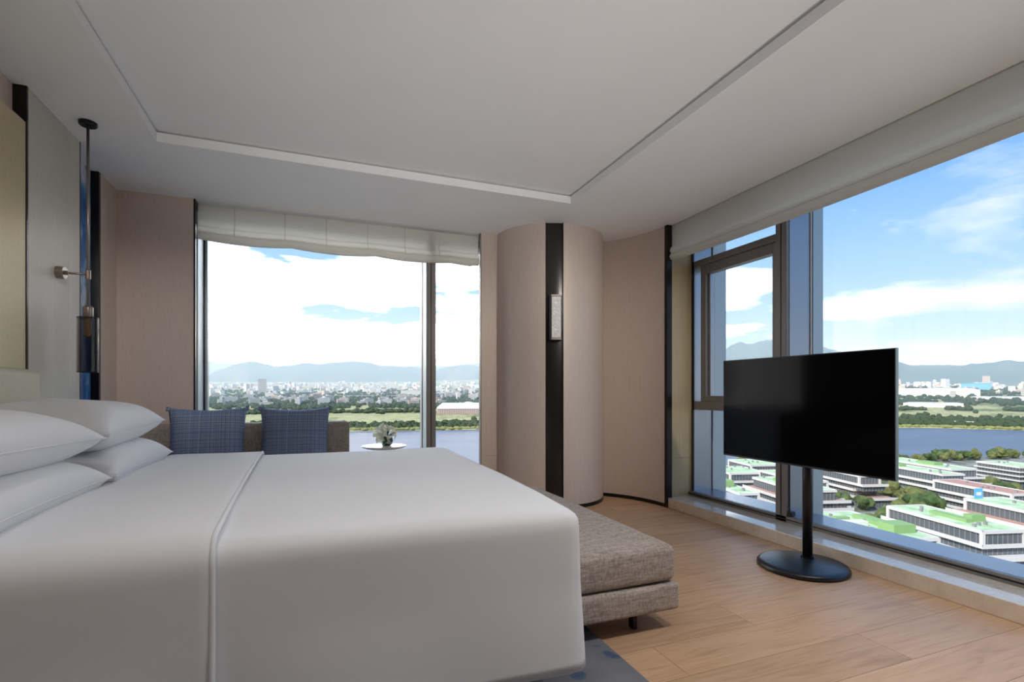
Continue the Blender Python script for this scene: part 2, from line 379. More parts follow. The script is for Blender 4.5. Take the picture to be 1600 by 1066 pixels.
# ------------------------------------------------------------------ right wall: sill, frame, panes
sill = box('trim_1', (3.095, 3.46, YF, 3.97, 0, SILL), M_MARBLE, None, .004, 2); structure(sill, 'low beige marble sill under the right-hand window', 'sill')
wr = box('wall_right', (3.40, 3.70, YF, 3.97, 2.60, H + .30), M_WALL); structure(wr, 'lintel above the right-hand window', 'wall')
box('spandrel', (3.46, 3.8, YF, 3.97, -.4, .09), M_FIN, wr)
box('solid_wall', (3.36, 3.70, YF, .25, -.1, 2.60), M_WALL, wr)
w2 = root('window_2', (3.5, 1.5, SILL), 'tall right-hand window with opening sash and deep grey mullion', 'window', kind='structure')
box('bottom_rail', (3.37, 3.40, .25, 3.97, SILL, SILL + .045), M_FRAME, w2, .003, 1)
box('bottom_channel', (3.40, 3.66, .25, 3.97, SILL - .01, SILL + .046), M_JAMB, w2)
box('rail_groove', (3.366, 3.371, .25, 3.97, SILL + .018, SILL + .026), M_BLACK, w2)
box('top_rail', (3.40, 3.68, .25, 3.97, 2.56, 2.62), M_FRAME, w2)
# jamb at the far end
box('jamb', (3.405, 3.64, 3.945, 3.975, SILL, 2.6), M_JAMB, w2)
box('jamb_edge', (3.395, 3.415, 3.94, 3.95, SILL, 2.6), M_BLACK, w2)
box('jamb_gasket', (3.64, 3.652, 3.93, 3.975, SILL, 2.6), M_WHITE, w2)
box('outer_fin', (3.655, 3.80, 3.93, 4.0, -.3, 2.7), M_FIN, w2)
# deep mullions
for my in (2.87, .25):
    mu = box('mullion', (3.37, 3.64, my, my + .10, SILL, 2.6), M_FRAME, w2, .003, 1)
    box('mullion_groove', (3.3675, 3.3705, my + .045, my + .052, SILL, 2.6), M_BLACK, mu)
    box('mullion_side', (3.40, 3.615, my - .004, my + .001, SILL + .046, 2.56), M_JAMB, mu)
    box('mullion_gasket', (3.617, 3.629, my - .012, my, SILL + .046, 2.56), M_WHITE, mu)
    box('outer_fin', (3.645, 3.755, my - .01, my + .09, -.3, 2.7), M_FIN, mu)
# opening sash
def sashbox(name, y0, y1, z0, z1, x0=3.42, x1=3.50, m=M_FRAME): return box(name, (x0, x1, y0, y1, z0, z1), m, w2, .004, 1)
sashbox('transom', 2.97, 3.945, .925, 1.005, 3.41, 3.62); sashbox('transom', 2.97, 3.945, 2.30, 2.36, 3.41, 3.62)
sashbox('sash_stile', 3.79, 3.86, 1.005, 2.30); sashbox('sash_stile', 2.97, 3.045, 1.005, 2.30)
sashbox('sash_rail', 3.045, 3.79, 2.215, 2.30); sashbox('sash_rail', 3.045, 3.79, 1.005, 1.06)
for y0, y1, z0, z1 in ((3.765, 3.79, 1.035, 2.23), (3.045, 3.06, 1.035, 2.23)):
    sashbox('sash_bead', y0, y1, z0, z1, 3.45, 3.49, M_JAMB)
box('pane', (3.472, 3.478, 3.045, 3.79, 1.055, 2.22), M_PANE, w2)
box('pane', (XG - .004, XG + .004, 2.97, 3.945, SILL + .03, .93), M_PANE, w2)
box('pane', (XG - .004, XG + .004, 2.97, 3.945, 2.355, 2.57), M_PANE, w2)
for y0, y1 in ((.35, 2.87),):
    box('pane', (XG - .004, XG + .004, y0, y1, SILL + .03, 2.57), M_PANE, w2)
finish('cable', cyl(bmesh.new(), (3.395, 2.862, SILL + .08), (3.395, 2.862, .62), .005, n=8), M_BLACKPL, w2)
box('latch', (3.375, 3.43, 2.835, 2.866, SILL + .048, SILL + .085), M_BLACKPL, w2, .006, 1)

# ------------------------------------------------------------------ back window
w1 = root('window_1', (.3, 4.95, SILL), 'wide back window with one dark mullion behind the sofa', 'window', kind='structure')
box('jamb', (-.935, -.925, 4.85, 5.10, SILL, 2.6), M_FIN, w1)
box('jamb_gasket', (-.926, -.915, 5.06, 5.085, SILL, 2.6), M_BLACK, w1)
box('jamb_fin', (-.934, -.90, 5.09, 5.16, SILL, 2.6), M_FIN, w1)
mu = box('mullion', (.993, 1.079, 4.87, 5.12, SILL, 2.62), M_FRAME, w1, .003, 1)
box('mullion_side', (.988, .994, 4.885, 5.06, SILL, 2.6), M_FIN, mu)
box('mullion_gasket', (.984, .993, 5.065, 5.085, SILL, 2.6), M_BLACK, mu)
box('mullion_groove', (1.03, 1.036, 4.867, 4.871, SILL, 2.6), M_BLACK, mu)
box('outer_fin', (.99, 1.07, 5.13, 5.21, -.2, 2.7), M_FIN, mu)
box('bottom_rail', (-.93, 1.73, 4.90, 5.14, .085, .145), M_FRAME, w1)
box('top_rail', (-.93, 1.73, 4.95, 5.14, 2.57, 2.64), M_FRAME, w1)
box('end_jamb', (1.70, 1.73, 4.9, 5.14, SILL, 2.6), M_FRAME, w1)
box('pane', (-.925, .993, YG - .004, YG + .004, .12, 2.6), M_PANE, w1)
box('pane', (1.079, 1.70, YG - .004, YG + .004, .12, 2.6), M_PANE, w1)

# ------------------------------------------------------------------ roman blinds
def blind(name, length, prof, sag, place, label, seams):
    """profile (forward, height) swept along 'length'; sag(t) lowers the bottom folds"""
    rt = root(name, place((length / 2, 0, prof[-1][1])), label, 'blind')
    zt, zb = prof[0][1], min(z for _, z in prof); n = 90
    def sweep(pr, nm):
        bm = bmesh.new(); cols = []
        for i in range(n + 1):
            s = length * i / n; c = []
            for d, z in pr:
                k = ((zt - z) / (zt - zb)) ** 2
                wob = .003 * noise.noise(Vector((s * 3, z * 9, 2))) * k
                c.append(bm.verts.new(place((s, d + wob, z - sag(s / length) * k))))
            cols.append(c)
        for a, b in zip(cols[:-1], cols[1:]):
            for j in range(len(pr) - 1): bm.faces.new((a[j], a[j + 1], b[j + 1], b[j]))
        return finish(nm, bm, M_BLIND, rt, smooth=True)
    k = 5
    fine = []
    for (d0, z0), (d1, z1) in zip(prof[:-1], prof[1:]):
        for q in range(k): fine.append((d0 + (d1 - d0) * q / k, z0 + (z1 - z0) * q / k))
    fine.append(prof[-1]); sheet = sweep(fine, 'fabric')
    lower = [(.006, zb + .062), (.030, zb + .052), (.040, zb + .028), (.026, zb + .004), (0, zb - .003), (-.02, zb + .01)]
    sweep(lower, 'fold')
    for s in seams:
        bm = bmesh.new(); a = []
        for d, z in [p for p in fine if p[1] > zb + .012][:-3]:
            kz = ((zt - z) / (zt - zb)) ** 2; zz = z - sag(s / length) * kz
            a.append((bm.verts.new(place((s - .003, d + .0035, zz))), bm.verts.new(place((s + .003, d + .0035, zz)))))
        for p, q in zip(a[:-1], a[1:]): bm.faces.new((p[0], p[1], q[1], q[0]))
        so = finish('seam', bm, mat('blind_seam_shade', (.62, .59, .53), .85), sheet); so.modifiers.new('thick', 'SOLIDIFY').thickness = .002  # doubled cloth; its darker look against the window is put into the colour
    box_pts = [place((.02, -.03, zt - .03)), place((length - .02, -.004, zt - .002))]
    lo = [min(p[i] for p in box_pts) for i in range(3)]; hi = [max(p[i] for p in box_pts) for i in range(3)]
    box('headrail', (lo[0], hi[0], lo[1], hi[1], lo[2], hi[2]), M_BLIND, rt)
    return rt
def sag_back(t):
    k = 3.4 * t
    return .008 + .022 * abs(math.sin(math.pi * k)) ** .8 * (1 if t < .97 else .4) + .008 * math.sin(t * 3)
PB = [(0, 2.655), (0, 2.53), (.004, 2.487), (.026, 2.470), (.032, 2.445), (.016, 2.41), (.006, 2.385), (-.012, 2.38)]
blind('roman_blind', 2.43, PB, sag_back, lambda p: Vector((-.925 + p[0], 4.85 - p[1], p[2])), 'cream roman blind gathered above the back window', [.27, .66, 1.0, 1.36, 1.70, 2.03])
PR = [(0, 2.70), (.002, 2.55), (.003, 2.485), (.026, 2.466), (.034, 2.44), (.016, 2.41), (.008, 2.37), (-.012, 2.36)]
blind('roman_blind', 3.96 - YF - .02, PR, lambda t: .012 + .016 * abs(math.sin(t * 7.5)), lambda p: Vector((3.148 - p[1], 3.955 - p[0], p[2])), 'long cream roman blind gathered above the right-hand window', [])

# ------------------------------------------------------------------ bed
bed = root('bed', (-.25, 2.51, 0), 'king bed base and mattress standing against the headboard', 'bed')
box('base', (-1.29, .70, 1.60, 3.42, .10, .34), M_WOODBASE, bed, .01, 2)
box('mattress', (-1.29, .74, 1.53, 3.49, .34, .665), M_LINEN, bed, .05, 4, True)
for x in (-1.2, .60):
    for y in (1.68, 3.33):
        finish('leg', cyl(bmesh.new(), (x, y, 0), (x, y, .10), .035, .04, 16), M_WOODBASE, bed)
bm = bmesh.new()
bxm(bm, -1.40, -1.30, .9, 3.24, .05, 1.21, .035, 4)
hb = finish('headboard', bm, M_CREAM, None, True); tag(hb, 'cream upholstered headboard with rounded corners behind the pillows', 'headboard')

def drape(name, x0, x1, y0, y1, z0f, ztop, r, parent, foot=True, thick=.02, amp=.006, puff=.02, step=.03, seed=0, hem=.0):
    drop = ztop - .185
    S = []; s = x0
    nx = int((x1 - x0) / step); S = [x0 + (x1 - x0) * i / nx for i in range(nx + 1)]
    nd = int(drop / step); D = [drop * i / nd for i in range(1, nd + 1)]
    ny = int((y1 - y0) / step); T = [y0 + (y1 - y0) * i / ny for i in range(ny + 1)]
    bm = bmesh.new(); cache = {}
    def pos(i, j):
        a = i - nx if i > nx else 0; b = -j if j < 0 else (j - ny if j > ny else 0)
        if a and b: return None
        x = S[min(i, nx)]; y = T[max(0, min(j, ny))]; z = ztop - (D[a - 1] if a else 0) - (D[b - 1] if b else 0)
        return Vector((x, y, z))
    def vert(i, j):
        if (i, j) in cache: return cache[(i, j)]
        p = pos(i, j)
        if p is None: cache[(i, j)] = None; return None
        q = Vector((min(p.x, x1 - r) if foot else p.x, max(y0 + r, min(y1 - r, p.y)), min(p.z, ztop - r)))
        d = p - q
        if d.length > 1e-6 and d.length > r: d = d.normalized() * r
        elif d.length > 1e-6: d = d.normalized() * r
        p2 = q + d
        nrm = d.normalized() if d.length > 1e-6 else Vector((0, 0, 1))
        topk = max(0, min(1, (p2.z - (ztop - r)) / r))
        cx = (p.x - x0) / (x1 - x0); cy = (p.y - y0) / (y1 - y0)
        w = amp * (noise.noise(Vector((p2.x * 1.6 + seed, p2.y * 1.6, p2.z * 1.3))) + .5 * noise.noise(Vector((p2.x * 4.1, p2.y * 3.3 + seed, p2.z * 2.2))))
        p2 = p2 + nrm * w
        p2.z += topk * puff * max(0, math.sin(math.pi * min(1, max(0, cy)))) ** .6
        low = max(0, (ztop - .25 - p2.z) / max(.05, ztop - .25 - .16))      # gentle flare and folds toward the hem
        p2 += Vector((nrm.x, nrm.y, 0)) * low * (.012 + .008 * math.sin(p.x * 9 + p.y * 7 + seed))
        p2.z += low * hem * (1 - cx)
        if not foot and x1 > -.5: p2.x += .034 * (3.0 - p2.y) * cx          # the turned edge runs slightly askew
        v = bm.verts.new(p2); cache[(i, j)] = v; return v
    I = nx + (nd if foot else 0)
    for i in range(I):
        for j in range(-nd, ny + nd):
            q = [vert(i, j), vert(i + 1, j), vert(i + 1, j + 1), vert(i, j + 1)]
            if None in q: continue
            bm.faces.new(q)
    bmesh.ops.remove_doubles(bm, verts=bm.verts, dist=.012)
    o = finish(name, bm, M_LINEN, parent, smooth=True)
    md = o.modifiers.new('thick', 'SOLIDIFY'); md.thickness = thick; md.offset = -1
    return o
dv = root('duvet', (.0, 2.51, .16), 'smooth white duvet draped over the bed to the near side', 'duvet')
drape('cover', -.80, .832, 1.478, 3.548, .16, .705, .05, dv, True, .02, .009, .018, .03, 3)
fo = drape('turned_down_fold', -.80, -.30, 1.462, 3.562, .16, .722, .07, dv, False, .018, .006, .022, .03, 9)
# piped edge of the fold
bm = bmesh.new(); path = []
Y0, Y1, ZT, RR = 1.462, 3.562, .722, .07
for k in range(24): path.append((Y0, .20 + (ZT - RR - .20) * k / 24, -1, 0))
for k in range(10): a = R(10 * k); path.append((Y0 + RR - RR * math.cos(a), ZT - RR + RR * math.sin(a), -math.cos(a), math.sin(a)))
for k in range(1, 30): path.append((Y0 + RR + (Y1 - Y0 - 2 * RR) * k / 30, ZT, 0, 1))
for k in range(10): a = R(10 * k); path.append((Y1 - RR + RR * math.sin(a), ZT - RR + RR * math.cos(a), math.sin(a), math.cos(a)))
for k in range(1, 24): path.append((Y1, ZT - RR - (ZT - RR - .20) * k / 24, 1, 0))
rings = []
for y, z, ny_, nz_ in path:
    cy = (y - Y0) / (Y1 - Y0); topk = max(0, min(1, (z - (ZT - RR)) / RR)); low = max(0, (ZT - .25 - z) / max(.05, ZT - .25 - .16))
    z2 = z + topk * .022 * max(0, math.sin(math.pi * cy)) ** .6 - .006 * nz_; y2 = y + ny_ * (low * .014 - .006)
    xo = -.302 + .034 * (3.0 - y)
    rings.append([bm.verts.new((xo + .008 * math.cos(a), y2 + ny_ * .009 * math.sin(a), z2 + nz_ * .009 * math.sin(a))) for a in [2 * math.pi * q / 8 for q in range(8)]])
for a, b in zip(rings[:-1], rings[1:]):
    for q in range(8): bm.faces.new((a[q], a[(q + 1) % 8], b[(q + 1) % 8], b[q]))
finish('fold_edge', bm, M_LINEN, fo, smooth=True)
# flat sheet turned out under the pillows
sh = root('bed_sheet', (-.85, 2.51, .66), 'white flat sheet peeking out between pillows and duvet', 'sheet')
drape('top_sheet', -.99, -.755, 1.475, 3.55, .16, .695, .06, sh, False, .012, .01, .012, .03, 5)

def pillow_mesh(L, W, T, seed, n=34):
    bm = bmesh.new(); g = {}
    for side in (1, -1):
        for i in range(n + 1):
            for j in range(n + 1):
                u = -1 + 2 * i / n; v = -1 + 2 * j / n
                edge = i in (0, n) or j in (0, n)
                if edge and side == -1: g[(side, i, j)] = g[(1, i, j)]; continue
                pu = 1 - .05 * (1 - v * v); pv = 1 - .07 * (1 - u * u)           # edges drawn in, pointed corners
                h = T / 2 * (max(0, 1 - u ** 4) * max(0, 1 - v ** 4)) ** .55
                h *= 1 + .12 * noise.noise(Vector((u * 1.7 + seed, v * 1.7, side)))
                g[(side, i, j)] = bm.verts.new((v * pv * W / 2, u * pu * L / 2, side * h))
    for side in (1, -1):
        for i in range(n):
            for j in range(n):
                q = [g[(side, i, j)], g[(side, i + 1, j)], g[(side, i + 1, j + 1)], g[(side, i, j + 1)]]
                bm.faces.new(q if side == 1 else q[::-1])
    return bm
def pillow(loc, rot, L, W, T, seed, label):
    rt = root('pillow', loc, label, 'pillow', 'white bed pillows'); rt.rotation_euler = rot
    o = finish('pillowcase', pillow_mesh(L, W, T, seed), M_LINEN, rt, smooth=True, local=True)
    pts = []
    bm = bmesh.new()       # piped seam round the edge
    n = 60; ring = []
    for k in range(4 * n):
        s, f = divmod(k, n); f = -1 + 2 * f / n
        u, v = ((f, -1), (1, f), (-f, 1), (-1, -f))[s]
        pu = 1 - .05 * (1 - v * v); pv = 1 - .07 * (1 - u * u)
        c = Vector((v * pv * W / 2, u * pu * L / 2, 0)); d = c.normalized()
        ring.append([bm.verts.new(c + d * .0025 * math.cos(a) + Vector((0, 0, .0025 * math.sin(a)))) for a in [2 * math.pi * q / 6 for q in range(6)]])
    for k in range(len(ring)):
        a, b = ring[k], ring[(k + 1) % len(ring)]
        for q in range(6): bm.faces.new((a[q], a[(q + 1) % 6], b[(q + 1) % 6], b[q]))
    finish('piping', bm, M_LINEN, o, smooth=True, local=True)
    return rt
pillow((-1.01, 1.93, .79), (0, R(5), 0), .90, .54, .20, 1, 'lower white pillow of the near stack on the bed')
pillow((-1.01, 2.84, .79), (0, R(5), R(1)), .90, .54, .20, 2, 'lower white pillow of the far stack, beside the sofa')
pillow((-1.025, 1.90, .95), (R(-1), R(4), R(-1)), .90, .54, .20, 3, 'upper white pillow of the near stack on the bed')
pillow((-1.035, 2.82, .955), (R(1), R(4), R(2)), .90, .54, .21, 4, 'upper white pillow of the far stack, under the pendant lamp')

# ------------------------------------------------------------------ bench
be = root('bench', (1.26, 2.70, 0), 'grey tweed upholstered bench at the foot of the bed', 'bench')
def soft_box(name, d, m, parent, bev, seed=0, amp=.004):
    bm = bxm(bmesh.new(), *d, bev=bev, seg=4)
    bmesh.ops.subdivide_edges(bm, edges=[e for e in bm.edges if e.calc_length() > .2], cuts=14, use_grid_fill=True)
    for v in bm.verts: v.co += Vector((0, 0, amp)) * noise.noise(v.co * 3 + Vector((seed, 0, 0)))
    return finish(name, bm, m, parent, True)
cu = soft_box('cushion', (.89, 1.555, 1.905, 3.50, .222, .388), M_TWEED, be, .035, 1)
soft_box('base', (.88, 1.562, 1.895, 3.51, .095, .216), M_TWEED, be, .018, 2, .001)
for x in (.98, 1.37):
    for y in (1.99, 3.42):
        box('leg', (x - .012, x + .012, y - .02, y + .02, 0, .10), M_BLACK, be, .003, 1)

# ------------------------------------------------------------------ rug
bm = bxm(bmesh.new(), -1.25, 1.165, .2, 3.15, .0005, .012, .004, 1)
rug = finish('rug', bm, M_RUG); tag(rug, 'blue grey patterned rug under the bed and bench', 'rug')

# ------------------------------------------------------------------ television on its stand
tv = root('television', (2.86, 2.33, 0), 'large flat television on a black pole stand by the window', 'television')
TY0_, TY1_, TZ0, TZ1 = 1.742, 2.944, .629, 1.329
pn = box('panel', (2.820, 2.842, TY0_, TY1_, TZ0, TZ1), M_BLACKPL, tv, .003, 1)
box('screen', (2.8175, 2.8205, TY0_ + .006, TY1_ - .006, TZ0 + .012, TZ1 - .006), M_SCREEN, pn)
box('bezel_edge', (2.8185, 2.838, TY0_ - .003, TY0_ + .001, TZ0, TZ1), M_EDGE, pn)
box('rear_housing', (2.842, 2.885, 1.95, 2.73, .66, 1.10), M_BLACKPL, tv, .01, 2)
box('bracket', (2.885, 2.925, 2.20, 2.44, .80, 1.05), M_BLACKPL, tv, .004, 1)
finish('pole', cyl(bmesh.new(), (2.925, 2.335, .03), (2.925, 2.335, 1.03), .029, n=28), M_BLACKPL, tv, True)
finish('pole_collar', cyl(bmesh.new(), (2.925, 2.335, .036), (2.925, 2.335, .05), .037, n=28), M_BLACKPL, tv)
bm = lathe(bmesh.new(), (2.825, 2.29, 0), [(0, .002), (.248, .002), (.256, .008), (.256, .022), (.248, .032), (.222, .038), (0, .040)], 72)
bo = finish('base', bm, M_BLACKPL, tv); autosmooth(bo, 40)

# ------------------------------------------------------------------ pendant lamp with wall arm
LX, LY = -1.255, 3.655
la = root('pendant_lamp', (LX, LY, 1.21), 'smoked glass cylinder pendant on a bronze rod with a wall arm', 'lamp')
autosmooth(finish('canopy', lathe(bmesh.new(), (LX, LY, H - .022), [(0, 0), (.040, 0), (.045, .006), (.045, .022), (0, .022)], 32), M_BLACK, la))
finish('rod', cyl(bmesh.new(), (LX, LY, 1.60), (LX, LY, H - .02), .0075, n=14), M_BRONZE, la, True)
finish('arm_joint', cyl(bmesh.new(), (LX, LY, 1.76), (LX, LY, 1.81), .014, n=16), M_BRONZE, la)
finish('arm', cyl(bmesh.new(), (-1.40, LY, 1.787), (LX, LY, 1.787), .0065, n=12), M_BRONZE, la, True)
wp = finish('wall_plate', cyl(bmesh.new(), (-1.40, LY, 1.787), (-1.362, LY, 1.787), .035, n=32), M_BRONZE, la); autosmooth(wp)
finish('plate_boss', cyl(bmesh.new(), (-1.362, LY, 1.787), (-1.345, LY, 1.787), .012, n=16), M_BRONZE, wp)
autosmooth(finish('socket', lathe(bmesh.new(), (LX, LY, 1.53), [(0, 0), (.024, 0), (.026, .006), (.026, .062), (.018, .072), (.009, .078), (0, .078)], 24), M_BRONZE, la))
bm = lathe(bmesh.new(), (LX, LY, 1.212), [(.052, 0), (.052, .32), (.047, .32), (.047, 0), (.052, 0)], 40)
shd = finish('shade', bm, M_SMOKE, la); autosmooth(shd)
for z in (1.2125, 1.530):
    finish('shade_rim', lathe(bmesh.new(), (LX, LY, z), [(.0525, 0), (.0525, .004), (.0465, .004), (.0465, 0), (.0525, 0)], 40), M_BLACK, shd)
autosmooth(finish('bulb', lathe(bmesh.new(), (LX, LY, 1.42), [(0, 0), (.012, .004), (.017, .02), (.017, .085), (.013, .11), (0, .112)], 20), M_BRASSBULB, la))

# ------------------------------------------------------------------ wall sconce on the drum's dark strip
am = R(251.2); sc_c = (CC[0] + (CR + .0) * math.cos(am), CC[1] + (CR + .0) * math.sin(am))
sc_ = root('wall_sconce', (sc_c[0], sc_c[1], 1.575), 'small cast glass wall sconce in a bronze frame on the dark strip', 'lamp')
sc_.rotation_euler = (0, 0, am + R(90))
def lbox(name, d, m, parent, bev=0):
    return finish(name, bxm(bmesh.new(), *d, bev=bev, seg=1), m, parent, local=True)
lbox('back_plate', (-.062, .062, .006, .022, 0, .42), M_BLACK, sc_)
lbox('glass_block', (-.040, .048, -.052, .004, .022, .405), M_ICE, sc_, .004)
lbox('frame_side', (-.060, -.042, -.040, .006, .0, .42), M_BLACK, sc_)
for z in (.004, .406): lbox('frame_end', (-.044, .052, -.055, .006, z, z + .015), M_BRONZE, sc_)

# ------------------------------------------------------------------ sofa, cushions
so = root('sofa', (-.58, 4.33, 0), 'low taupe tweed sofa standing below the back window', 'sofa')
soft_box('backrest', (-1.385, .255, 4.50, 4.72, .18, .845), M_SOFA, so, .03, 4, .003)
soft_box('seat', (-1.385, .255, 3.93, 4.50, .18, .44), M_SOFA, so, .04, 5)
for x in (-1.33, .15):
    for y in (4.0, 4.64): box('leg', (x - .02, x + .02, y - .02, y + .02, 0, .19), M_BLACK, so, .003, 1)
def cushion(x, y, z, rz, lean, label, seed):
    rt = root('cushion', (x, y, z), label, 'cushion', 'blue plaid cushions on the sofa'); rt.rotation_euler = (lean, 0, rz)
    n = 30; W = .53; T = .17; bm = bmesh.new(); g = {}
    for side in (1, -1):
        for i in range(n + 1):
            for j in range(n + 1):
                u = -1 + 2 * i / n; v = -1 + 2 * j / n
                if side == -1 and (i in (0, n) or j in (0, n)): g[(side, i, j)] = g[(1, i, j)]; continue
                pu = 1 - .09 * (1 - v * v); pv = 1 - .09 * (1 - u * u)
                h = T / 2 * (max(0, 1 - u ** 4) * max(0, 1 - v ** 4)) ** .6 * (1 + .15 * noise.noise(Vector((u * 2 + seed, v * 2, side))))
                g[(side, i, j)] = bm.verts.new((u * pu * W / 2, -side * h, W / 2 + v * pv * W / 2))
    for side in (1, -1):
        for i in range(n):
            for j in range(n):
                q = [g[(side, i, j)], g[(side, i + 1, j)], g[(side, i + 1, j + 1)], g[(side, i, j + 1)]]
                bm.faces.new(q if side == 1 else q[::-1])
    o = finish('cover', bm, M_PLAID, rt, smooth=True, local=True)
    for sx in (-1, 1):          # pinched corner ears
        e = bxm(bmesh.new(), sx * W / 2 - .012, sx * W / 2 + .012, -.008, .008, W - .028, W + .006, .005, 2)
        finish('corner_ear', e, M_PLAID, o, smooth=True, local=True)
    return rt
cushion(-.775, 4.36, .46, R(3), R(-12), 'blue plaid square cushion on the sofa, nearest the beige wall', 1)
cushion(-.172, 4.37, .455, R(-4), R(-12), 'blue plaid square cushion on the sofa, nearest the side table', 5)

# ------------------------------------------------------------------ side table, vase, lilies
TXc, TYc, TZc = .53, 4.40, .640
st = root('side_table', (TXc, TYc, 0), 'small round white side table next to the sofa', 'table')
autosmooth(finish('table_top', lathe(bmesh.new(), (TXc, TYc, TZc - .025), [(0, 0), (.14, 0), (.178, .014), (.188, .022), (.186, .025), (0, .025)], 56), M_WHITE, st))
finish('stem', cyl(bmesh.new(), (TXc, TYc, .012), (TXc, TYc, TZc - .02), .016, n=18), M_WHITE, st, True)
autosmooth(finish('foot', lathe(bmesh.new(), (TXc, TYc, 0), [(0, 0), (.14, 0), (.14, .008), (.03, .016), (0, .016)], 40), M_WHITE, st))
VX, VY = .55, 4.385
va = finish('vase', lathe(bmesh.new(), (VX, VY, TZc), [(0, .002), (.030, .002), (.045, .018), (.052, .042), (.047, .066), (.038, .082), (.035, .082), (.044, .064), (.048, .042), (.041, .02), (.028, .006), (0, .006)], 32), mat('green_vase_glaze', (.035, .10, .045), .12))
autosmooth(va); tag(va, 'small round dark green vase on the side table', 'vase')
def lily(loc, direction, size, label, npet=6, stem=True):
    rt = root('lily', loc, label, 'flower', 'white lilies in the green vase')
    q = Vector(direction).normalized().to_track_quat('Z', 'Y')
    for k in range(npet):
        a = 2 * math.pi * k / npet + .3; bm = bmesh.new(); rows = []
        rad = Vector((math.cos(a), math.sin(a), 0)); tan = Vector((-math.sin(a), math.cos(a), 0))
        for i in range(8):
            t = i / 7; w = size * (.24 if k % 2 else .17) * math.sin(math.pi * min(1, t * .92 + .06)) ** .8
            c = rad * size * (.10 + .85 * t ** 1.25) + Vector((0, 0, 1)) * size * (.75 * t - .62 * t ** 2.6)
            rows.append([bm.verts.new(q @ (c + tan * w * s + Vector((0, 0, 1)) * abs(s) * w * .35)) for s in (-1, -.5, 0, .5, 1)])
        for r0, r1 in zip(rows[:-1], rows[1:]):
            for s in range(4): bm.faces.new((r0[s], r0[s + 1], r1[s + 1], r1[s]))
        o = finish('petal', bm, M_PETAL, rt, smooth=True, local=True); o.modifiers.new('thick', 'SOLIDIFY').thickness = .0012
    bm = bmesh.new()
    for k in range(5):
        a = 2 * math.pi * k / 5; tip = q @ Vector((math.cos(a) * size * .18, math.sin(a) * size * .18, size * .55))
        cyl(bm, (0, 0, 0), tip, .0008, n=5); cyl(bm, tip, tip + Vector((.004, .002, .001)), .0018, n=5)
    finish('stamens', bm, M_STAMEN, rt, local=True)
    base = Vector((VX, VY, TZc + .02)) - Vector(loc)
    finish('stem', cyl(bmesh.new(), base, (0, 0, 0), .003, n=8), M_LEAF, rt, local=True)
    return rt
lily((VX - .045, VY - .01, TZc + .105), (-.80, -.55, .20), .095, 'open white lily drooping over the left side of the vase')
lily((VX - .02, VY - .03, TZc + .075), (-.35, -.9, -.35), .085, 'open white lily hanging low at the vase front')
lily((VX + .0, VY + .015, TZc + .135), (.15, -.35, .95), .080, 'half open lily standing highest in the vase')
lily((VX + .045, VY - .005, TZc + .105), (.85, -.45, .15), .062, 'small white lily leaning out to the right of the vase')
for k, (a, t, h) in enumerate(((20, 1.0, .10), (75, .6, .14), (320, .9, .07), (200, .7, .05), (120, .8, .10))):
    bm = bmesh.new(); rows = []; d = Vector((math.cos(R(a)), math.sin(R(a)), 0)); tn = Vector((-d.y, d.x, 0))
    for i in range(7):
        f = i / 6; c = Vector((VX, VY, TZc + .06)) + d * .085 * t * f + Vector((0, 0, h * (f - .35 * f * f)))
        w = .016 * math.sin(math.pi * (f * .93 + .04)); rows.append([bm.verts.new(c + tn * w * s + Vector((0, 0, .006 * abs(s)))) for s in (-1, 0, 1)])
    for r0, r1 in zip(rows[:-1], rows[1:]):
        for s in range(2): bm.faces.new((r0[s], r0[s + 1], r1[s + 1], r1[s]))
    lf = finish('lily_leaf', bm, M_LEAF, None, smooth=True); lf.modifiers.new('thick', 'SOLIDIFY').thickness = .001
    tag(lf, ('dark pointed leaf sticking out of the vase to the right', 'upright green leaf behind the highest lily', 'low green leaf at the front right of the vase', 'low green leaf at the front left of the vase', 'green leaf at the back of the vase')[k], 'leaf', 'leaves in the green vase')

# ------------------------------------------------------------------ unseen fill lamps added behind the viewpoint to brighten the ceiling
def fill_uplighter(x, y, z, aim, power, label):
    rt = root('fill_floor_lamp', (x, y, 0), label, 'lamp', 'added fill floor lamps')
    autosmooth(finish('base', lathe(bmesh.new(), (x, y, 0), [(0, 0), (.15, 0), (.15, .015), (.02, .025), (0, .025)], 32), M_BLACKPL, rt))
    finish('pole', cyl(bmesh.new(), (x, y, .02), (x, y, z - .1), .011, n=14), M_BLACKPL, rt, True)
    d = (Vector(aim) - Vector((x, y, z))).normalized(); p = Vector((x, y, z))
    bm = cyl(bmesh.new(), p - d * .16, p + d * .02, .05, .15, 32, cap=False); hd = finish('fill_lamp_head', bm, M_BLACKPL, rt, True)
    finish('fill_lamp_head_cap', cyl(bmesh.new(), p - d * .20, p - d * .16, .03, .05, 24), M_BLACKPL, hd)
    ld = bpy.data.lights.new('fill_uplight_beam', 'SPOT'); ld.energy = power; ld.color = (1, .985, .965); ld.spot_size = R(48); ld.spot_blend = 1; ld.shadow_soft_size = .12
    lo = bpy.data.objects.new('fill_uplight_beam', ld); COL.objects.link(lo); lo.parent = rt
    lo.location = p + d * .03 - Vector((x, y, 0)); lo.rotation_euler = d.to_track_quat('-Z', 'Y').to_euler()
UP = 118
fill_uplighter(-.4, -2.2, .45, (.3, 1.6, 2.7), UP, 'added ceiling fill lamp by the headboard wall behind the viewpoint')
fill_uplighter(2.3, -2.2, .45, (1.7, 1.6, 2.7), UP, 'added ceiling fill lamp by the right-hand wall behind the viewpoint')

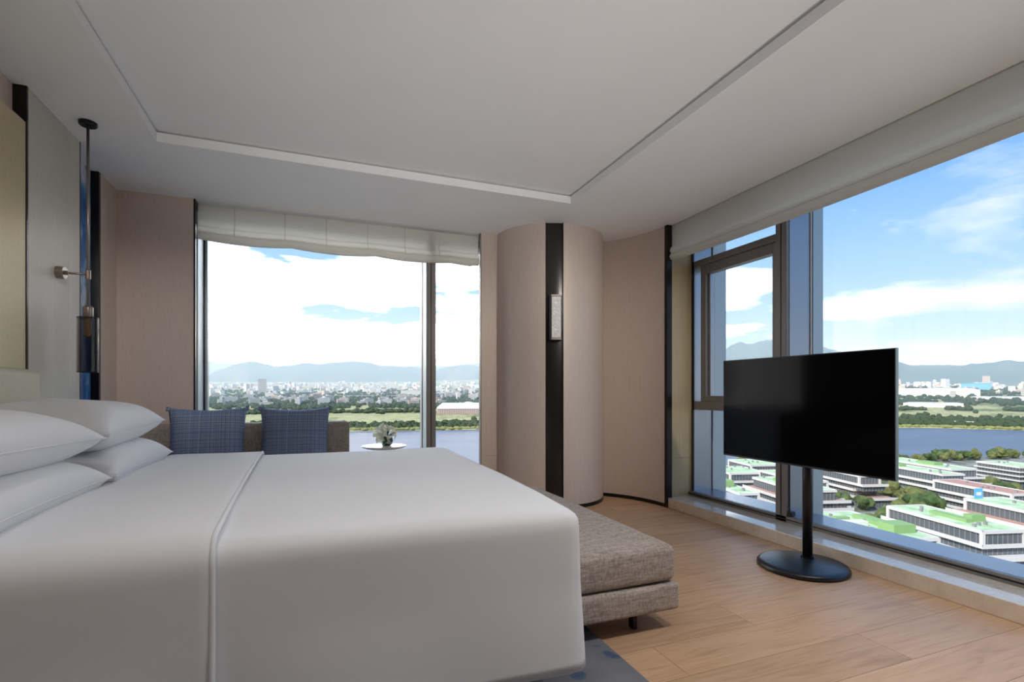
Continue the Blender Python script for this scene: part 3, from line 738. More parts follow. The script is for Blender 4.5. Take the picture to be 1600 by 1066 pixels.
# ------------------------------------------------------------------ unseen fill downlights added overhead to brighten bed and floor
def fill_downlight(x, y, z, power, label):
    rt = root('fill_downlight', (x, y, z - .004), label, 'lamp', 'added ceiling fill downlights')
    autosmooth(finish('fill_downlight_ring', lathe(bmesh.new(), (x, y, z - .004), [(.045, 0), (.058, 0), (.058, .004), (.045, .004), (.045, 0)], 32), M_WHITE, rt))
    ld = bpy.data.lights.new('fill_downlight_beam', 'SPOT'); ld.energy = power; ld.color = (1, .985, .965); ld.spot_size = R(125); ld.spot_blend = 1; ld.shadow_soft_size = .04
    lo = bpy.data.objects.new('fill_downlight_beam', ld); COL.objects.link(lo); lo.parent = rt; lo.location = (0, 0, -.004)
DL = 13
for x, z, lb in ((-.55, H + .066, 'added fill light over the near side of the bed, nearest the headboard'), (.55, H + .066, 'added fill light over the near side of the bed, in the middle of the tray'), (1.6, H + .066, 'added fill light in the tray near the window'), (2.55, H, 'added fill light in the lower ceiling beside the window')):
    fill_downlight(x, .75, z, DL if x < 1 else 34, lb)
def fill_spot(p, aim, half, power, label):  # unseen spots added to brighten the curved corner and back wall
    rt = root('fill_spot', p, label, 'lamp', 'added ceiling fill spots'); p = Vector(p); d = (Vector(aim) - p).normalized()
    finish('fill_spot_plate', cyl(bmesh.new(), p + Vector((0, 0, .0)), p + Vector((0, 0, .012)), .05, n=24), M_WHITE, rt)
    c = p + Vector((0, 0, -.09)); finish('neck', cyl(bmesh.new(), p, c, .01, n=10), M_WHITE, rt)
    finish('barrel', cyl(bmesh.new(), c - d * .06, c + d * .08, .04, n=24, cap=False), M_WHITE, rt, True)
    ld = bpy.data.lights.new('fill_spot_beam', 'SPOT'); ld.energy = power; ld.color = (1, .95, .88); ld.spot_size = R(2 * half); ld.spot_blend = 1; ld.shadow_soft_size = .07
    lo = bpy.data.objects.new('fill_spot_beam', ld); COL.objects.link(lo); lo.parent = rt; lo.location = c + d * .075 - p; lo.rotation_euler = d.to_track_quat('-Z', 'Y').to_euler()
fill_spot((2.2, .55, H - .012), (2.4, 4.3, 1.25), 24, 75, 'added unseen fill spot brightening the curved corner')
fill_spot((-.2, .55, H + .054), (-1.2, 4.7, 1.45), 14, 55, 'added unseen fill spot brightening the wall beside the back window')

# ================================================================== outside: campus, river, city, mountains
GZ = -80.0
def shore_far(x):
    pts = [(-2500, 1500), (-600, 1200), (129, 1078), (319, 1040), (800, 905), (1287, 727), (1392, 606), (2000, -150), (3000, -1400)]
    for (xa, ya), (xb, yb) in zip(pts[:-1], pts[1:]):
        if x <= xb: return ya + (yb - ya) * (x - xa) / (xb - xa)
    return pts[-1][1]
def shore_near(x): return 398 - .06 * (x - 400) + 8 * math.sin(x * .02) if x > 150 else 413 + 8 * math.sin(x * .02)
def far_d(x, y): return (y - shore_far(x)) * .8
def land_z(x, y):
    d = far_d(x, y)
    if d > 0: return GZ + 1.0 + .04 * max(0, d - 60) + 4 * noise.noise(Vector((x * .004, y * .004, 1)))* min(1, d / 300)
    if y < shore_near(x): return GZ
    return GZ - 6
def groundm(nt, b):
    v = coords(nt, (1, 1, 1)); n = noise_tex(nt, v, .006, 6, .6); n2 = noise_tex(nt, v, .05, 5, .65)
    m = nt.nodes.new('ShaderNodeMixRGB'); m.inputs[0].default_value = .4; nt.links.new(n, m.inputs[1]); nt.links.new(n2, m.inputs[2])
    nt.links.new(ramp(nt, m.outputs[0], [(.36, (.09, .11, .06)), (.45, (.20, .22, .10)), (.52, (.42, .39, .20)), (.58, (.27, .27, .14)), (.68, (.46, .42, .32))]), b.inputs['Base Color'])
M_LAND = mat('field_ground', (.25, .25, .14), .9, spec=.1, build=groundm)
def campus_ground(nt, b):
    v = coords(nt, (1, 1, 1)); n = noise_tex(nt, v, .06, 5, .6)
    nt.links.new(ramp(nt, n, [(.35, (.10, .12, .07)), (.5, (.22, .22, .19)), (.65, (.33, .31, .28))]), b.inputs['Base Color'])
M_CAMPUS = mat('campus_paving', (.25, .25, .22), .9, spec=.1, build=campus_ground)
def waterm(nt, b):
    v = coords(nt, (1, 1, 1)); n = noise_tex(nt, v, .25, 5, .6); n2 = noise_tex(nt, coords(nt, (.2, 1, 1)), .02, 4, .55)
    nt.links.new(ramp(nt, n2, [(.3, (.075, .10, .145)), (.7, (.11, .135, .185))]), b.inputs['Base Color']); bump(nt, b, n, .5, .6)
M_WATER = mat('river_water', (.09, .12, .17), .4, spec=.22, build=waterm)
# near land
bm = bmesh.new(); a = []; b_ = []
for i in range(81):
    x = -600 + 30 * i; a.append(bm.verts.new((x, shore_near(x), GZ))); b_.append(bm.verts.new((x, -900, GZ)))
for i in range(80): bm.faces.new((b_[i], b_[i + 1], a[i + 1], a[i]))
gr = finish('ground', bm, M_CAMPUS, recentre=False); structure(gr, 'paved ground of the office park on the near bank', 'ground')
bm = bmesh.new(); bxm(bm, -3000, 4200, 300, 2200, GZ - 5, GZ - 1.0)
rv = finish('river', bm, M_WATER, recentre=False); structure(rv, 'wide blue grey river between the office park and the city', 'river')
# far land rising to the hills
bm = bmesh.new(); grid = []
NA, NR = 150, 90
for i in range(NA + 1):
    az = R(-38 + 125 * i / NA); col = []
    ca, sa_ = math.cos(az), math.sin(az)
    # distance to far shore along this azimuth
    r0 = 500
    while r0 < 3000 and far_d(r0 * sa_, r0 * ca) < -2: r0 += 4
    for j in range(NR + 1):
        r = r0 + (9500 - r0) * (j / NR) ** 1.7
        x, y = r * sa_, r * ca
        z = GZ - 1.6 if j == 0 else land_z(x, y)
        col.append(bm.verts.new((x, y, z)))
    grid.append(col)
for p, q in zip(grid[:-1], grid[1:]):
    for j in range(NR): bm.faces.new((p[j], q[j], q[j + 1], p[j + 1]))
fg = finish('far_bank', bm, M_LAND, smooth=True, recentre=False); structure(fg, 'flat fields rising gently behind the far river bank', 'ground')
# mountains
def mountm(nt, b):
    v = coords(nt, (1, 1, 1)); n = noise_tex(nt, v, .0016, 8, .6)
    nt.links.new(ramp(nt, n, [(.35, (.045, .075, .05)), (.55, (.075, .105, .07)), (.7, (.17, .15, .11))]), b.inputs['Base Color'])
M_MOUNT = mat('forested_slope', (.07, .1, .06), .95, spec=.05, build=mountm)
def range_of_hills(az0, az1, dist, ridge, label, depth=2600, seed=0):
    bm = bmesh.new(); cols = []; n = 150
    for i in range(n + 1):
        az = az0 + (az1 - az0) * i / n; h = ridge(az); a = R(az); c = []
        for k in range(15):
            t = k / 14; r = dist - depth * .8 + depth * 1.4 * t
            pk = math.exp(-((t - .57) / .24) ** 2)
            w = noise.fractal(Vector((az * .35 + seed, t * 4, seed)), 1.0, 2.0, 4)
            z = -60 + (h + 60) * pk * (1 + .22 * w * (1 - pk) + .03 * w)
            c.append(bm.verts.new((r * math.sin(a), r * math.cos(a), z)))
        cols.append(c)
    for p, q in zip(cols[:-1], cols[1:]):
        for k in range(14): bm.faces.new((p[k], q[k], q[k + 1], p[k + 1]))
    o = finish('mountain_range', bm, M_MOUNT, smooth=True, recentre=False); structure(o, label, 'mountains'); return o
def px2az(x): return math.degrees(math.atan2(x - 800, 789)) + 21.07
def ridge_fn(pts, dist):
    P = [(px2az(x), math.hypot(1, (x - 800) / 789)  and (612 - y) / 789 / math.hypot(1, (x - 800) / 789) * dist + 1.1) for x, y in pts]
    def f(az):
        if az <= P[0][0]: return P[0][1]
        for (a0, h0), (a1, h1) in zip(P[:-1], P[1:]):
            if az <= a1:
                t = (az - a0) / (a1 - a0); t = t * t * (3 - 2 * t)
                base = h0 + (h1 - h0) * t
                return base * (1 + .035 * noise.noise(Vector((az * 2.2, 3, 0))))
        return P[-1][1]
    return f
# ridge outlines given as bearings and heights above the river plain
RA = [(120, 590), (318, 590), (345, 577), (375, 568), (395, 565), (415, 568), (430, 573), (455, 571), (478, 567), (500, 568), (520, 565), (548, 564), (575, 566), (600, 571), (640, 573), (680, 577), (700, 573), (735, 570), (760, 575), (900, 585)]
range_of_hills(-34, 34, 9000, ridge_fn(RA, 9000), 'pale hazy mountain range seen through the back window', seed=1)
RC = [(150, 570), (318, 563), (345, 568), (400, 572), (500, 575), (620, 574), (665, 570), (690, 573), (745, 568), (850, 575)]
range_of_hills(-32, 30, 13000, ridge_fn(RC, 13000), 'faintest farthest ridge behind the back window mountains', seed=4)
RB = [(1000, 575), (1080, 558), (1128, 546), (1146, 537), (1158, 533), (1166, 536), (1175, 535), (1188, 531), (1198, 529), (1212, 532), (1235, 538), (1262, 540), (1280, 541), (1300, 546), (1330, 556), (1370, 564), (1403, 566), (1425, 571), (1445, 571), (1475, 570), (1500, 571), (1520, 568), (1545, 567), (1573, 563), (1600, 566), (1660, 572), (1800, 580)]
range_of_hills(34, 78, 6800, ridge_fn(RB, 6800), 'blue green mountain ridge behind the television', depth=2200, seed=7)
for px, hh, lb in ((1192, 85, 'shorter thin radio mast on the highest peak'), (1199, 120, 'taller thin radio mast on the highest peak')):
    a = R(px2az(px)); p = Vector((6800 * math.sin(a), 6800 * math.cos(a), 470)); tip = ridge_fn(RB, 6800)(px2az(px)) + hh
    tag(finish('radio_mast', cyl(bmesh.new(), p, (p.x, p.y, tip), 5, 2, 6), M_FIN), lb, 'mast')

# ------------------------------------------------------------------ office park
M_CONC = mat('white_cladding', (.60, .58, .56), .7, spec=.3)
M_GLZ = mat('office_glazing', (.10, .115, .13), .12, spec=.6)
M_MUL = mat('office_mullion', (.22, .22, .23), .5)
def greenroof(nt, b):
    v = coords(nt, (1, 1, 1)); n = noise_tex(nt, v, .14, 5, .6)
    nt.links.new(ramp(nt, n, [(.35, (.30, .42, .22)), (.5, (.42, .55, .33)), (.65, (.54, .64, .44))]), b.inputs['Base Color'])
M_GREEN = mat('green_roof_coating', (.4, .6, .3), .8, spec=.1, build=greenroof)
M_GREEN2 = mat('bright_green_roof_box', (.22, .35, .15), .8, spec=.1)
M_RED = mat('terracotta_deck', (.42, .24, .19), .85, spec=.1)
GA = Vector((.256, .967, 0)); GB = Vector((.967, -.256, 0))
def gbox(bm, P, a0, a1, b0, b1, z0, z1):
    vs = [bm.verts.new(Vector((P[0], P[1], 0)) + GA * a + GB * b + Vector((0, 0, z))) for z in (z0, z1) for a, b in ((a0, b0), (a1, b0), (a1, b1), (a0, b1))]
    for f in ((0, 3, 2, 1), (4, 5, 6, 7), (0, 1, 5, 4), (1, 2, 6, 5), (2, 3, 7, 6), (3, 0, 4, 7)): bm.faces.new([vs[i] for i in f])
    return bm
def office(P, length, width, ztop, label, steps=((0, 0), (2, 1), (-3, 2), (4, 3)), roof='green', extras=(), glassy=False, heights=(6.0, 4.3, 4.3, 7.5), deck=False):
    """P: plan position of the near left roof corner; steps: how far each storey reaches past the roof (near end, long side)"""
    rt = root('office_building', (P[0], P[1], GZ), label, 'building', 'office park blocks on the near bank')
    z = ztop
    for k, hgt in enumerate(heights):
        z0 = max(GZ, z - hgt)
        if z0 >= z - .5: break
        na, nb = steps[min(k, len(steps) - 1)]
        A0, A1, B0, B1 = -na, length + (2 if k else 0), -nb, width + nb
        band = .9 if k else 1.0
        top = bmesh.new(); gbox(top, P, A0, A1, B0, B1, z - band, z)
        finish('floor_band', top, M_CONC, rt)
        if k == 0 and not glassy:        # framed top storey
            for a in ((A0, A0 + 1.4), (A1 - 1.4, A1)):
                for b in ((B0, B0 + 1.4), (B1 - 1.4, B1)):
                    fr = bmesh.new(); gbox(fr, P, a[0], a[1], b[0], b[1], z0, z - band); finish('corner_pier', fr, M_CONC, rt)
        ins = .7 if k == 0 else 1.6
        lo = bmesh.new(); gbox(lo, P, A0 + ins, A1 - ins, B0 + ins, B1 - ins, z0, z - band); wn = finish('window_band', lo, M_GLZ, rt)
        mb = bmesh.new(); sp = 2.4
        a = A0 + ins
        while a < A1 - ins:
            gbox(mb, P, a - .12, a + .12, B0 + ins - .18, B0 + ins, z0, z - band); a += sp
        b = B0 + ins
        while b < B1 - ins:
            gbox(mb, P, A0 + ins - .18, A0 + ins, b - .12, b + .12, z0, z - band); b += sp
        tag(finish('mullions', mb, M_MUL, wn), kind='stuff')
        if k and (na > 0 or nb > 1):
            dk = bmesh.new(); pna, pnb = steps[min(k - 1, len(steps) - 1)]
            gbox(dk, P, A0 + .5, A1 - .5, B0 + .5, B1 - .5, z, z + .06); finish('terrace', dk, M_RED if deck else M_CONC, rt)
            pp = bmesh.new()
            gbox(pp, P, A0, A1, B0, B0 + .3, z, z + .9); gbox(pp, P, A0, A0 + .3, B0, B1, z, z + .9); finish('parapet', pp, M_CONC, rt)
        z = z0
    na, nb = steps[0]
    rf = bmesh.new(); gbox(rf, P, -na + .6, length - .6, -nb + .6, width + nb - .6, ztop, ztop + .12)
    ro = finish('roof_surface', rf, M_GREEN if roof == 'green' else M_RED, rt)
    pr = bmesh.new()
    for d in ((-na, length, -nb, -nb + .5), (-na, length, width + nb - .5, width + nb), (-na, -na + .5, -nb, width + nb), (length - .5, length, -nb, width + nb)): gbox(pr, P, *d, ztop, ztop + .5)
    finish('roof_parapet', pr, M_CONC, rt)
    for (a0, a1, b0, b1, h, mm) in extras:
        eb = bmesh.new(); gbox(eb, P, a0, a1, b0, b1, ztop + .1, ztop + h); finish('roof_box', eb, mm, ro)
    # small roof vents
    random.seed(int(P[0] * 13 + P[1]))
    for q in range(5):
        a, b = random.uniform(3, length - 3), random.uniform(2, width - 2)
        eb = bmesh.new(); gbox(eb, P, a, a + 1.3, b, b + 1.0, ztop + .1, ztop + 1.5); finish('roof_vent', eb, M_MUL, ro)
    return rt
G2 = M_GREEN2
office((261, 127), 48, 21, -58, 'long white office block with pale green roof, nearest the right edge of the window', ((0, 0), (1, 1.2), (5, 3), (9, 5)), extras=((14, 32, 8, 12, 1.6, G2), (15, 19, 12, 19, 3.0, G2)))
office((206.5, 134.5), 46, 28, -58, 'white office block with green roof and bright green rooftop box, just beyond the sill', ((0, 0), (1, 1), (3, 2), (6, 3)), extras=((8, 16, 15, 25, 3.6, G2), (16, 34, 18, 24, 2.0, G2), (20, 24, 4, 14, 2.2, M_CONC), (28, 31, 5, 12, 2.2, G2)))
office((359, 246), 62, 17, -59, 'long white office block with ribbon windows seen under the television', ((0, 0), (5, 1.5), (-3, 2), (10, 4)), roof='red', deck=True)
office((301, 243), 50, 18, -59, 'white office block with stepped terraces left of the television pole', ((0, 0), (3, 2), (9, 4), (12, 6)), extras=((10, 24, 5, 12, 2.5, G2),))
office((271, 221), 50, 24, -59, 'white office block with glazed green-roofed top storey in the narrow pane', ((0, 0), (4, 6), (5, 7), (7, 8)), glassy=True, deck=True, extras=((24, 36, 6, 14, 2.0, G2),))
office((238.6, 235.7), 42, 13, -61, 'small white office block with dark glazed end and roof shrubs in the narrow pane', ((0, 0), (1, 1), (2, 2), (4, 3)), extras=((22, 34, 2, 9, 4.0, G2),))
office((291, 297), 34, 30, -61, 'low white flat-roofed office block by the river, left in the narrow pane', ((0, 0), (2, 1), (4, 2), (6, 3)))
office((334, 318), 36, 34, -60, 'low white flat-roofed office block by the river, right in the narrow pane', ((0, 0), (2, 1), (4, 2), (6, 3)))
office((420.6, 228), 70, 18, -59, 'white office block with glazed top storey right of the television', ((0, 0), (6, 4), (12, 4), (15, 6)), glassy=True, extras=((40, 52, 4, 10, 2.0, G2),))
office((448, 237), 66, 22, -58, 'glazed rear wing with green roof standing behind the block by the television', ((0, 0), (4, 2), (8, 3), (10, 4)), glassy=True, extras=((20, 36, 6, 14, 2.2, G2),))
office((319, 117.5), 55, 24, -58, 'white office block with green roof and terracotta decks at the right edge', ((0, 0), (4, 9), (6, 10), (8, 12)), deck=True, extras=((6, 20, 12, 20, 2.4, G2),))
office((520, 229), 34, 26, -59, 'dark blue glass office block near the river at the right edge', ((0, 0), (0, 0), (0, 0), (0, 0)), glassy=True, heights=(3.6, 3.6, 3.6, 12))
office((396, 178), 52, 20, -62, 'low white office block half hidden among trees', ((0, 0), (3, 2), (5, 4), (8, 5)), roof='red', deck=True)

# little plaza sign and light mast
sg = root('rooftop_sign', (338, 168, -58), 'small blue rooftop sign with a white mark', 'sign')
bm = bmesh.new(); gbox(bm, (338, 168), 0, .4, 0, 5, -57.8, -52.4); finish('board', bm, mat('sign_blue', (.10, .36, .72), .5), sg)
bm = bmesh.new(); gbox(bm, (338, 168), -.1, 0, 1, 4, -56.2, -54.4); finish('mark', bm, M_CONC, sg)
pm = finish('light_mast', cyl(bmesh.new(), (478, 330, GZ), (478, 330, GZ + 29), .5, .35, 8), M_CONC); tag(pm, 'tall white light mast at the river edge', 'mast')

# ------------------------------------------------------------------ trees of the office park
def leafm(c0, c1):
    def f(nt, b):
        v = coords(nt, (1, 1, 1)); n = noise_tex(nt, v, .9, 4, .6); nt.links.new(ramp(nt, n, [(.35, c0), (.65, c1)]), b.inputs['Base Color'])
    return f
M_TREE = mat('tree_foliage', (.05, .09, .03), .85, spec=.1, build=leafm((.025, .05, .018), (.10, .14, .05)))
M_TREE2 = mat('olive_tree_foliage', (.1, .12, .04), .85, spec=.1, build=leafm((.06, .075, .025), (.17, .18, .07)))
M_TRUNK = mat('tree_bark', (.12, .08, .05), .9)
def crown_mesh(seed):
    random.seed(seed); bm = bmesh.new()
    for k in range(7):
        c = Vector((random.uniform(-.5, .5), random.uniform(-.5, .5), random.uniform(.1, .75))) if k else Vector((0, 0, .4))
        r = random.uniform(.38, .6)
        g_ = bmesh.ops.create_icosphere(bm, subdivisions=2, radius=r, matrix=Matrix.Translation(c))
        for v in g_['verts']: v.co += (v.co - c) * .35 * noise.noise(v.co * 4 + Vector((seed, 0, 0)))
    me = bpy.data.meshes.new('crown'); bm.to_mesh(me); bm.free(); return me
CROWNS = []
for s in range(4):
    me = crown_mesh(s); me.materials.append(M_TREE if s % 2 else M_TREE2)
    CROWNS.append(me)
tb = bmesh.new(); cyl(tb, (0, 0, 0), (0, 0, .55), .07, .05, 7); TRUNK = bpy.data.meshes.new('trunk'); tb.to_mesh(TRUNK); tb.free(); TRUNK.materials.append(M_TRUNK)
def tree(x, y, h, label, group):
    rt = root('tree', (x, y, GZ), label, 'tree', group)
    rt.rotation_euler = (0, 0, random.uniform(0, 6.28)); rt.scale = (h * .62, h * .62, h * .62)
    c = link('crown', random.choice(CROWNS), rt, (0, 0, .45)); t = link('trunk', TRUNK, rt)
def hit_building(x, y):
    for o in bpy.data.objects:
        if o.name.startswith('office_building') and o.parent is None:
            d = Vector((x, y, 0)) - Vector((o.location.x, o.location.y, 0)); a, b = d.dot(GA), d.dot(GB)
            if -14 < a < 72 and -7 < b < 32: 
                return True
    return False
random.seed(21)
lines = [((395, 222), (330, 205), 9), ((330, 205), (300, 190), 6), ((372, 215), (402, 232), 6), ((300, 186), (262, 190), 6), ((412, 210), (470, 205), 8), ((475, 215), (510, 250), 7), ((345, 232), (352, 310), 6), ((255, 232), (262, 280), 3), ((500, 205), (545, 212), 5), ((318, 196), (300, 120), 6), ((405, 226), (418, 300), 8)]
for (xa, ya), (xb, yb), n in lines:
    for k in range(n):
        t = (k + .5) / n
        tree(xa + (xb - xa) * t + random.uniform(-4, 4), ya + (yb - ya) * t + random.uniform(-4, 4), random.uniform(9, 14), 'dark green tree growing between the white office blocks', 'trees between the office blocks')
for k in range(80):
    x = 280 + k * 8 + random.uniform(-4, 4)
    tree(x, shore_near(x) - random.uniform(4, 26), random.uniform(8, 13), 'bushy tree on the near river bank behind the office blocks', 'trees along the near river bank')

# ------------------------------------------------------------------ far bank: belts of trees and reeds, fields, city
def blobs(name, items, m, label, cat):
    """items: (x, y, z, rx, rz); low blobs joined in one mesh"""
    V, F = [], []
    t = (1 + 5 ** .5) / 2
    base = [Vector(p).normalized() for p in ((-1, t, 0), (1, t, 0), (-1, -t, 0), (1, -t, 0), (0, -1, t), (0, 1, t), (0, -1, -t), (0, 1, -t), (t, 0, -1), (t, 0, 1), (-t, 0, -1), (-t, 0, 1))]
    fc = [(0, 11, 5), (0, 5, 1), (0, 1, 7), (0, 7, 10), (0, 10, 11), (1, 5, 9), (5, 11, 4), (11, 10, 2), (10, 7, 6), (7, 1, 8), (3, 9, 4), (3, 4, 2), (3, 2, 6), (3, 6, 8), (3, 8, 9), (4, 9, 5), (2, 4, 11), (6, 2, 10), (8, 6, 7), (9, 8, 1)]
    for x, y, z, rx, rz in items:
        o = len(V); k = random.uniform(.8, 1.2)
        V += [(x + p.x * rx * random.uniform(.8, 1.2), y + p.y * rx * k, z + (p.z + .6) * rz * random.uniform(.8, 1.2)) for p in base]
        F += [(a + o, b + o, c + o) for a, b, c in fc]
    me = bpy.data.meshes.new(name); me.from_pydata(V, [], F); me.materials.append(m)
    return tag(link(name, me), label, cat, kind='stuff')
M_FARTREE = mat('far_tree_foliage', (.05, .075, .04), .9, spec=.05, build=leafm((.03, .05, .03), (.075, .095, .045)))
M_REED = mat('reed_bed', (.30, .31, .10), .9, spec=.05, build=leafm((.17, .18, .07), (.28, .27, .11)))
random.seed(5)
WED = [(-18, 24), (38, 74)]
def polar(az, r): return r * math.sin(R(az)), r * math.cos(R(az))
def bank_r(az):
    r = 500
    while r < 3000 and far_d(*polar(az, r)) < 0: r += 5
    return r
belt, reeds = [], []
for a0, a1 in WED:
    az = a0
    while az < a1:
        rb = bank_r(az); den = noise.noise(Vector((az * .5, 0, 5)))
        right = az > 30
        for q in range(3):
            r = rb + random.uniform(4, 24); x, y = polar(az + random.uniform(-.1, .1), r); reeds.append((x, y, GZ, random.uniform(4, 8), random.uniform(2.0, 4.2)))
        for q in range(8 if right else 5):
            r = rb + 22 + abs(random.gauss(0, 1)) * (110 if right else 45); x, y = polar(az + random.uniform(-.15, .15), r)
            s = random.uniform(5, 9) * (1 + .4 * den); belt.append((x, y, land_z(x, y), s, s * .9))
        for base, wd, n in ((520, 14, 1), (800, 40, 2), (1050, 120, 2), (1500, 250, 3), (2200, 500, 4)):
            if noise.noise(Vector((az * .35, base, 1))) > -.15 or base > 800:
                for q in range(n):
                    r = rb + base + random.gauss(0, wd); x, y = polar(az + random.uniform(-.2, .2), r); s = random.uniform(6, 11); belt.append((x, y, land_z(x, y), s, s * .8))
        az += .13
blobs('tree_belt', belt, M_FARTREE, 'dark tree belts along the far bank and between the fields', 'trees')
blobs('reed_bed', reeds, M_REED, 'yellow green reeds edging the far river bank', 'reeds')

CITYC = [(.74, .72, .70), (.66, .62, .58), (.58, .56, .56), (.80, .79, .78), (.60, .46, .40), (.50, .52, .55), (.70, .66, .58), (.62, .56, .54)]
CM = [mat('city_wall_%s' % w, c, .8, spec=.2) for w, c in zip(('ivory', 'sand', 'grey', 'white', 'brick', 'slate', 'straw', 'rose'), CITYC)]
M_CROOF = mat('city_roof', (.40, .37, .36), .85)
M_CWIN = mat('city_window', (.16, .18, .21), .3)
def city_mesh(w, d, h, m):
    V, F, I = [], [], []
    def bx_(x0, x1, y0, y1, z0, z1, k):
        o = len(V); V.extend([(x, y, z) for z in (z0, z1) for x, y in ((x0, y0), (x1, y0), (x1, y1), (x0, y1))])
        for f in ((4, 5, 6, 7), (0, 1, 5, 4), (1, 2, 6, 5), (2, 3, 7, 6), (3, 0, 4, 7)): F.append([i + o for i in f]); I.append(k)
    bx_(-w / 2, w / 2, -d / 2, d / 2, -12, h, 0); bx_(-w / 2 - .4, w / 2 + .4, -d / 2 - .4, d / 2 + .4, h, h + .9, 1); bx_(-w * .2, w * .1, -d * .2, d * .2, h + .9, h + 4, 0)
    z = 2.5
    while z < h - 2.2:
        bx_(-w / 2 + 1, w / 2 - 1, -d / 2 - .25, -d / 2, z, z + 1.5, 2); bx_(-w / 2 - .25, -w / 2, -d / 2 + 1, d / 2 - 1, z, z + 1.5, 2); z += 3.4
    me = bpy.data.meshes.new('city_building'); me.from_pydata(V, [], F)
    for mm in (m, M_CROOF, M_CWIN): me.materials.append(mm)
    for p, i in zip(me.polygons, I): p.material_index = i
    return me
random.seed(33)
PROTO = [city_mesh(random.uniform(16, 46), random.uniform(12, 24), random.choice((9, 12, 15, 18, 22, 26)), random.choice(CM)) for k in range(22)]
spots = []
for a0, a1 in WED:
    for k in range(1500):
        az = random.uniform(a0, a1); rb = bank_r(az); u = random.random()
        r = rb + (900 if az < 30 else 1150) + 4300 * u ** .8
        den = noise.noise(Vector((az * .6, r * .0012, 7)))
        if den < -.12: continue
        x, y = polar(az, r); spots.append((r, x, y, az))
spots.sort()
ind = spots[:230]; rest = spots[230:]
for r, x, y, az in ind:
    o = link('city_building', random.choice(PROTO), None, (x, y, land_z(x, y))); o.rotation_euler = (0, 0, R(random.choice((0, 10, 80, 25, -20))) )
    if az < 30: tag(o, 'small low-rise city building beyond the fields, seen through the back window', 'building', 'low-rise city buildings beyond the back window')
    else: tag(o, 'small low-rise city building beyond the fields, right of the television', 'building', 'low-rise city buildings beyond the right-hand window')
V, F, I = [], [], []
for r, x, y, az in rest:
    z = land_z(x, y); w, d, h = random.uniform(14, 44), random.uniform(12, 26), random.choice((10, 14, 18, 22, 28, 34)) * (1.5 if random.random() < .06 else 1)
    ca, sa_ = math.cos(random.choice((0, .3, 1.3))), math.sin(random.choice((0, .3, 1.3))); o = len(V); nrm = math.hypot(ca, sa_); ca /= nrm; sa_ /= nrm
    for zz in (z - 12, z + h):
        for px, py in ((-w, -d), (w, -d), (w, d), (-w, d)): V.append((x + (px * ca - py * sa_) / 2, y + (px * sa_ + py * ca) / 2, zz))
    mi = random.randrange(len(CM))
    for f in ((4, 5, 6, 7), (0, 1, 5, 4), (1, 2, 6, 5), (2, 3, 7, 6), (3, 0, 4, 7)): F.append([i + o for i in f]); I.append(mi)
me = bpy.data.meshes.new('distant_city'); me.from_pydata(V, [], F)
for mm in CM: me.materials.append(mm)
for p, i in zip(me.polygons, I): p.material_index = i
tag(link('distant_city', me), 'dense far city of pale low buildings below the mountains', 'city', kind='stuff')

# landmarks of the far bank
def landmark(name, az, r, w, d, h, m, label, cat='building', rot=0, roofm=None, ridge=0, windows=0, extra=None):
    x, y = polar(az, r); z = land_z(x, y); rt = root(name, (x, y, z), label, cat); rt.rotation_euler = (0, 0, R(-az + rot))
    finish('wall', bxm(bmesh.new(), -w / 2, w / 2, -d / 2, d / 2, -10, h), m, rt, local=True)
    bm = bmesh.new(); ov = 1.5
    if ridge:
        vs = [bm.verts.new(p) for p in ((-w / 2 - ov, -d / 2 - ov, h), (w / 2 + ov, -d / 2 - ov, h), (w / 2 + ov, d / 2 + ov, h), (-w / 2 - ov, d / 2 + ov, h), (-w / 2 + w * .1, 0, h + ridge), (w / 2 - w * .1, 0, h + ridge))]
        for f in ((0, 1, 5, 4), (1, 2, 5), (2, 3, 4, 5), (3, 0, 4), (3, 2, 1, 0)): bm.faces.new([vs[i] for i in f])
    else: bxm(bm, -w / 2 - ov, w / 2 + ov, -d / 2 - ov, d / 2 + ov, h, h + 1.4)
    finish('roof', bm, roofm or M_CONC, rt, local=True)
    for k in range(windows):
        zc = h * (k + .6) / (windows + .3)
        finish('window', bxm(bmesh.new(), -w / 2 + 1.5, w / 2 - 1.5, -d / 2 - .4, -d / 2, zc - .8, zc + .9), M_CWIN, rt, local=True)
    if extra: extra(rt, w, d, h)
    return rt
def dome(rt, w, d, h):
    bm = lathe(bmesh.new(), (w * .14, d * .1, h + 9), [(17, 0), (17, 4), (14, 8), (8, 10.5), (0, 11)], 20); finish('dome', bm, M_CONC, rt, local=True)
    random.seed(2)
    for k in range(22): finish('facade_rib', bxm(bmesh.new(), -w / 2 + 4 + k * (w - 8) / 21 - .5, -w / 2 + 4 + k * (w - 8) / 21 + .5, -d / 2 - .9, -d / 2, 0, h), M_CONC, rt, local=True)
landmark('exhibition_hall', px2az(722), 1560, 150, 110, 15, mat('hall_wall', (.42, .30, .27), .8), 'large hall with white sloped roof and small dome across the river', 'building', 4, None, 17, 0, dome)
landmark('exhibition_hall', px2az(800), 1530, 90, 80, 14, mat('hall_wall', (.42, .30, .27), .8), 'second white-roofed hall half hidden by the beige pier', 'building', 4, None, 12)
landmark('apartment_tower', px2az(410), 3300, 46, 34, 88, CM[1], 'lone tall apartment tower rising above the far city', windows=16)
for px, hh, rr, lb in ((597, 66, 3900, 'slim white tower, left of the pair above the city'), (607, 72, 3900, 'slim white tower, right of the pair above the city')):
    landmark('slim_tower', px2az(px), rr, 24, 22, hh, CM[3], lb, windows=10)
landmark('factory_building', px2az(642), 2900, 110, 60, 26, CM[3], 'bright white factory block left of the dark mullion', windows=3)
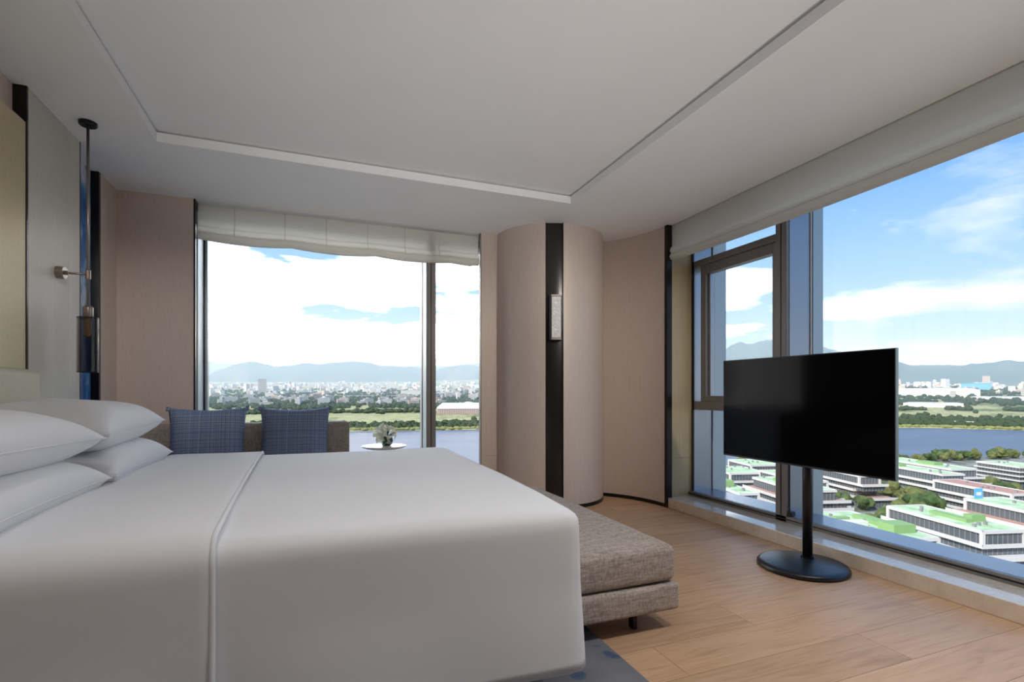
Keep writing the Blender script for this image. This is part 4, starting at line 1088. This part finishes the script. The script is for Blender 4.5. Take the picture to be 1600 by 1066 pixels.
landmark('factory_building', px2az(585), 2700, 330, 30, 8, M_FIN, 'very long low grey shed across the city edge')
landmark('factory_building', px2az(703), 2850, 100, 50, 22, CM[3], 'bright white factory block right of the dark mullion', windows=3)
landmark('warehouse', px2az(1447), 2750, 330, 90, 24, mat('warehouse_wall', (.80, .75, .66), .8), 'very long cream warehouse right of the television', roofm=mat('warehouse_roof', (.74, .70, .60), .8), ridge=8)
landmark('warehouse', px2az(1525), 3250, 105, 70, 36, mat('blue_shed_roof', (.16, .42, .70), .5), 'tall shed with bright blue roof beyond the cream warehouse', roofm=MATS['blue_shed_roof'])
landmark('warehouse', px2az(1457), 2150, 150, 40, 12, CM[3], 'low white shed between the fields and the cream warehouse', ridge=3)
landmark('warehouse', px2az(1560), 2600, 160, 40, 10, CM[3], 'pale flat shed right of the blue-roofed one', ridge=3)
landmark('warehouse', px2az(1506), 1560, 34, 14, 9, mat('boathouse_wall', (.70, .45, .33), .8), 'small orange-walled boathouse among the bank trees')
landmark('red_tower', px2az(1541), 4200, 34, 30, 72, CM[4], 'reddish tower block above the blue-roofed shed', windows=8)

# ------------------------------------------------------------------ haze over the far bank
def haze():
    m = bpy.data.materials.new('valley_haze'); m.use_nodes = True; nt = m.node_tree; nt.nodes.clear()
    vs = nt.nodes.new('ShaderNodeVolumeScatter'); vs.inputs['Color'].default_value = (.68, .84, 1, 1); vs.inputs['Density'].default_value = 1 / 6000; vs.inputs['Anisotropy'].default_value = .2
    o = nt.nodes.new('ShaderNodeOutputMaterial'); nt.links.new(vs.outputs[0], o.inputs['Volume'])
    bm = bmesh.new(); lo, hi = [], []
    bot, top = [], []
    inner, outer = 1500, 16000
    for i in range(33):
        a = R(-45 + 140 * i / 32)
        bot.append([bm.verts.new((r * math.sin(a), r * math.cos(a), -90)) for r in (inner, outer)])
        top.append([bm.verts.new((r * math.sin(a), r * math.cos(a), 700)) for r in (inner, outer)])
    for i in range(32):
        bm.faces.new((bot[i][0], bot[i][1], bot[i + 1][1], bot[i + 1][0])); bm.faces.new((top[i][0], top[i + 1][0], top[i + 1][1], top[i][1]))
        bm.faces.new((bot[i][0], bot[i + 1][0], top[i + 1][0], top[i][0])); bm.faces.new((bot[i][1], top[i][1], top[i + 1][1], bot[i + 1][1]))
    bm.faces.new((bot[0][0], top[0][0], top[0][1], bot[0][1])); bm.faces.new((bot[-1][0], bot[-1][1], top[-1][1], top[-1][0]))
    h = finish('valley_haze', bm, m, recentre=False); tag(h, 'pale blue haze hanging over the valley in front of the mountains', 'haze', kind='stuff')
haze()
